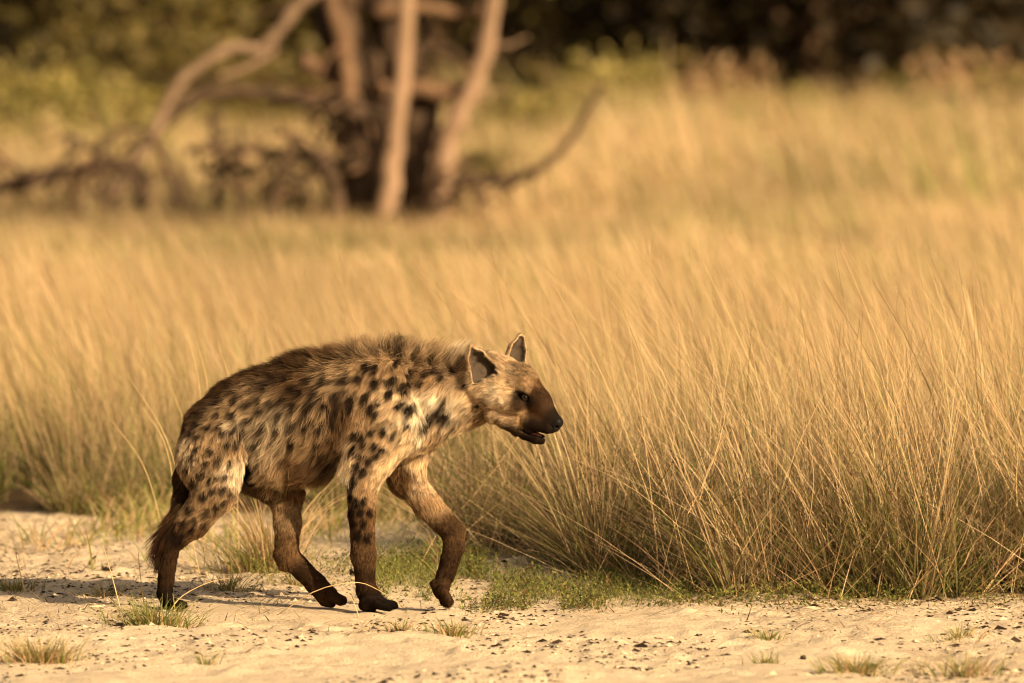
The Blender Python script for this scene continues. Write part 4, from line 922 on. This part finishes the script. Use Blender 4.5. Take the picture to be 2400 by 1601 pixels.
# pale fringe along the ear rims
CR = np.stack(cr, 1)
rim = earz & ~ein & (rng.random(NH) < .85); CR[rim] = np.array([.46, .33, .20])*var[rim][:, None]
rad = np.where(L > .02, .00042, .00036)[:, None]*(1-.75*tt[None]**1.5)*rng.uniform(.7, 1.3, (NH, 1))
hd = bpy.data.hair_curves.new('fur'); hd.add_curves([NP]*NH)
hd.position_data.foreach_set('vector', (HPt-base).astype(np.float32).ravel())
at_ = hd.attributes.get('radius') or hd.attributes.new('radius', 'FLOAT', 'POINT'); at_.data.foreach_set('value', rad.astype(np.float32).ravel())
ca_ = hd.attributes.new('Col', 'FLOAT_COLOR', 'POINT'); cc_ = np.ones((NH*NP, 4), np.float32); cc_[:, :3] = np.clip(CR.reshape(-1, 3), 0, 1); ca_.data.foreach_set('color', cc_.ravel())
hf = N('hyena_fur'); ac = hf.new('ShaderNodeAttribute', attribute_name='Col'); hf.ln(ac.outputs['Color'], hf.b.inputs['Base Color'])
hf.b.inputs['Roughness'].default_value = .6; hf.b.inputs['Specular IOR Level'].default_value = .05
tr = hf.new('ShaderNodeBsdfTranslucent'); hf.ln(ac.outputs['Color'], tr.inputs[0]); mx = hf.new('ShaderNodeMixShader'); mx.inputs[0].default_value = .25
hf.ln(hf.b.outputs[0], mx.inputs[1]); hf.ln(tr.outputs[0], mx.inputs[2]); hf.ln(mx.outputs[0], hf.o.inputs[0])
hd.materials.append(hf.m)
obj('fur', hd, HY)

# eyes, teeth, tongue
def ball(name, c0, r, mat, parent, sc=(1, 1, 1), seg=20):
    u = np.linspace(0, 2*math.pi, seg+1)[:-1]; v = np.linspace(0, math.pi, seg//2+1)
    d = np.stack([np.sin(v)[:, None]*np.cos(u), np.sin(v)[:, None]*np.sin(u), np.cos(v)[:, None]+0*u], -1).reshape(-1, 3)*r*np.array(sc); q = []
    for i in range(seg//2):
        for j in range(seg): q.append((i*seg+j, (i+1)*seg+j, (i+1)*seg+(j+1) % seg, i*seg+(j+1) % seg))
    o = obj(name, mesh_np(name, d, q, mat, smooth=True), parent); o.location = Vector(c0-base); return o
he = N('eye_surface'); he.b.inputs['Roughness'].default_value = .04; he.b.inputs['Specular IOR Level'].default_value = .28
te = he.new('ShaderNodeTexCoord'); sx = he.new('ShaderNodeVectorMath', operation='DISTANCE'); he.ln(te.outputs['Object'], sx.inputs[0]); sx.inputs[1].default_value = (.0035, -.0118, .001)
mm = he.new('ShaderNodeMath', operation='MULTIPLY'); mm.inputs[1].default_value = 100; he.ln(sx.outputs['Value'], mm.inputs[0])
he.ln(ramp(he, mm.outputs[0], [(.5, (.002, .0015, .001)), (.62, (.010, .005, .002)), (.95, (.008, .004, .002)), (1.0, (.03, .02, .012))]), he.b.inputs['Base Color'])
ball('eye', eye_c, .0126, he.m, HY); ball('eye', mir, .0126, he.m, HY)
M_TOOTH = mat_noise('tooth', (.45, .34, .22), (.60, .48, .33), 60, .35, 0)
M_TONGUE = mat_noise('tongue', (.35, .12, .09), (.46, .17, .12), 80, .45, .2)
for (tx, ty, w, r, hgt) in [(1266, 1029, -.011, .0030, .009), (1272, 1030, -.006, .0020, .0055), (1274, 1030, -.002, .0020, .0055), (1274, 1030, .003, .0020, .0055), (1272, 1030, .007, .0020, .0055), (1266, 1029, .012, .0030, .009)]:
    b_ = hp(tx, ty, w)-base; C = np.array([b_, b_+[0.001, -.001, hgt*.6], b_+[.002, -.001, hgt]]); V, Q = tube(C, [r, r*.75, r*.2], 8)
    obj('tooth', mesh_np('tooth', V, Q, M_TOOTH, smooth=True), HY)
V, Q = tube(cat(np.array([hp(1228, 1006)-base, hp(1252, 1019)-base, hp(1270, 1026)-base]), np.linspace(0, 2, 8)), [.004, .006, .008, .009, .009, .009, .008, .005], 10)
obj('tongue', mesh_np('tongue', V, Q, M_TONGUE, smooth=True), HY)

# sand kicked up by the trailing hind foot
n = 5000; c0 = P(735, 1330, .12); pp = c0 + rng.normal(0, 1, (n, 3))*np.array([.055, .05, .055]) + np.array([0, 0, .0])
pp = pp[pp[:, 2] > .005]; n = len(pp); s = rng.uniform(.0003, .0009, n); V = (ph[None]*s[:, None, None]+pp[:, None]).reshape(-1, 3)
Q = (pf[None]+(np.arange(n)*5)[:, None, None]).reshape(-1, 3)
obj('sand_spray', mesh_np('sand_spray', V, Q, M_CR, np.tile([[.5, .38, .25]], (len(V), 1))), kind='stuff', label="thin puff of sand grains kicked up beside the hyena's trailing hind leg", category='dust')
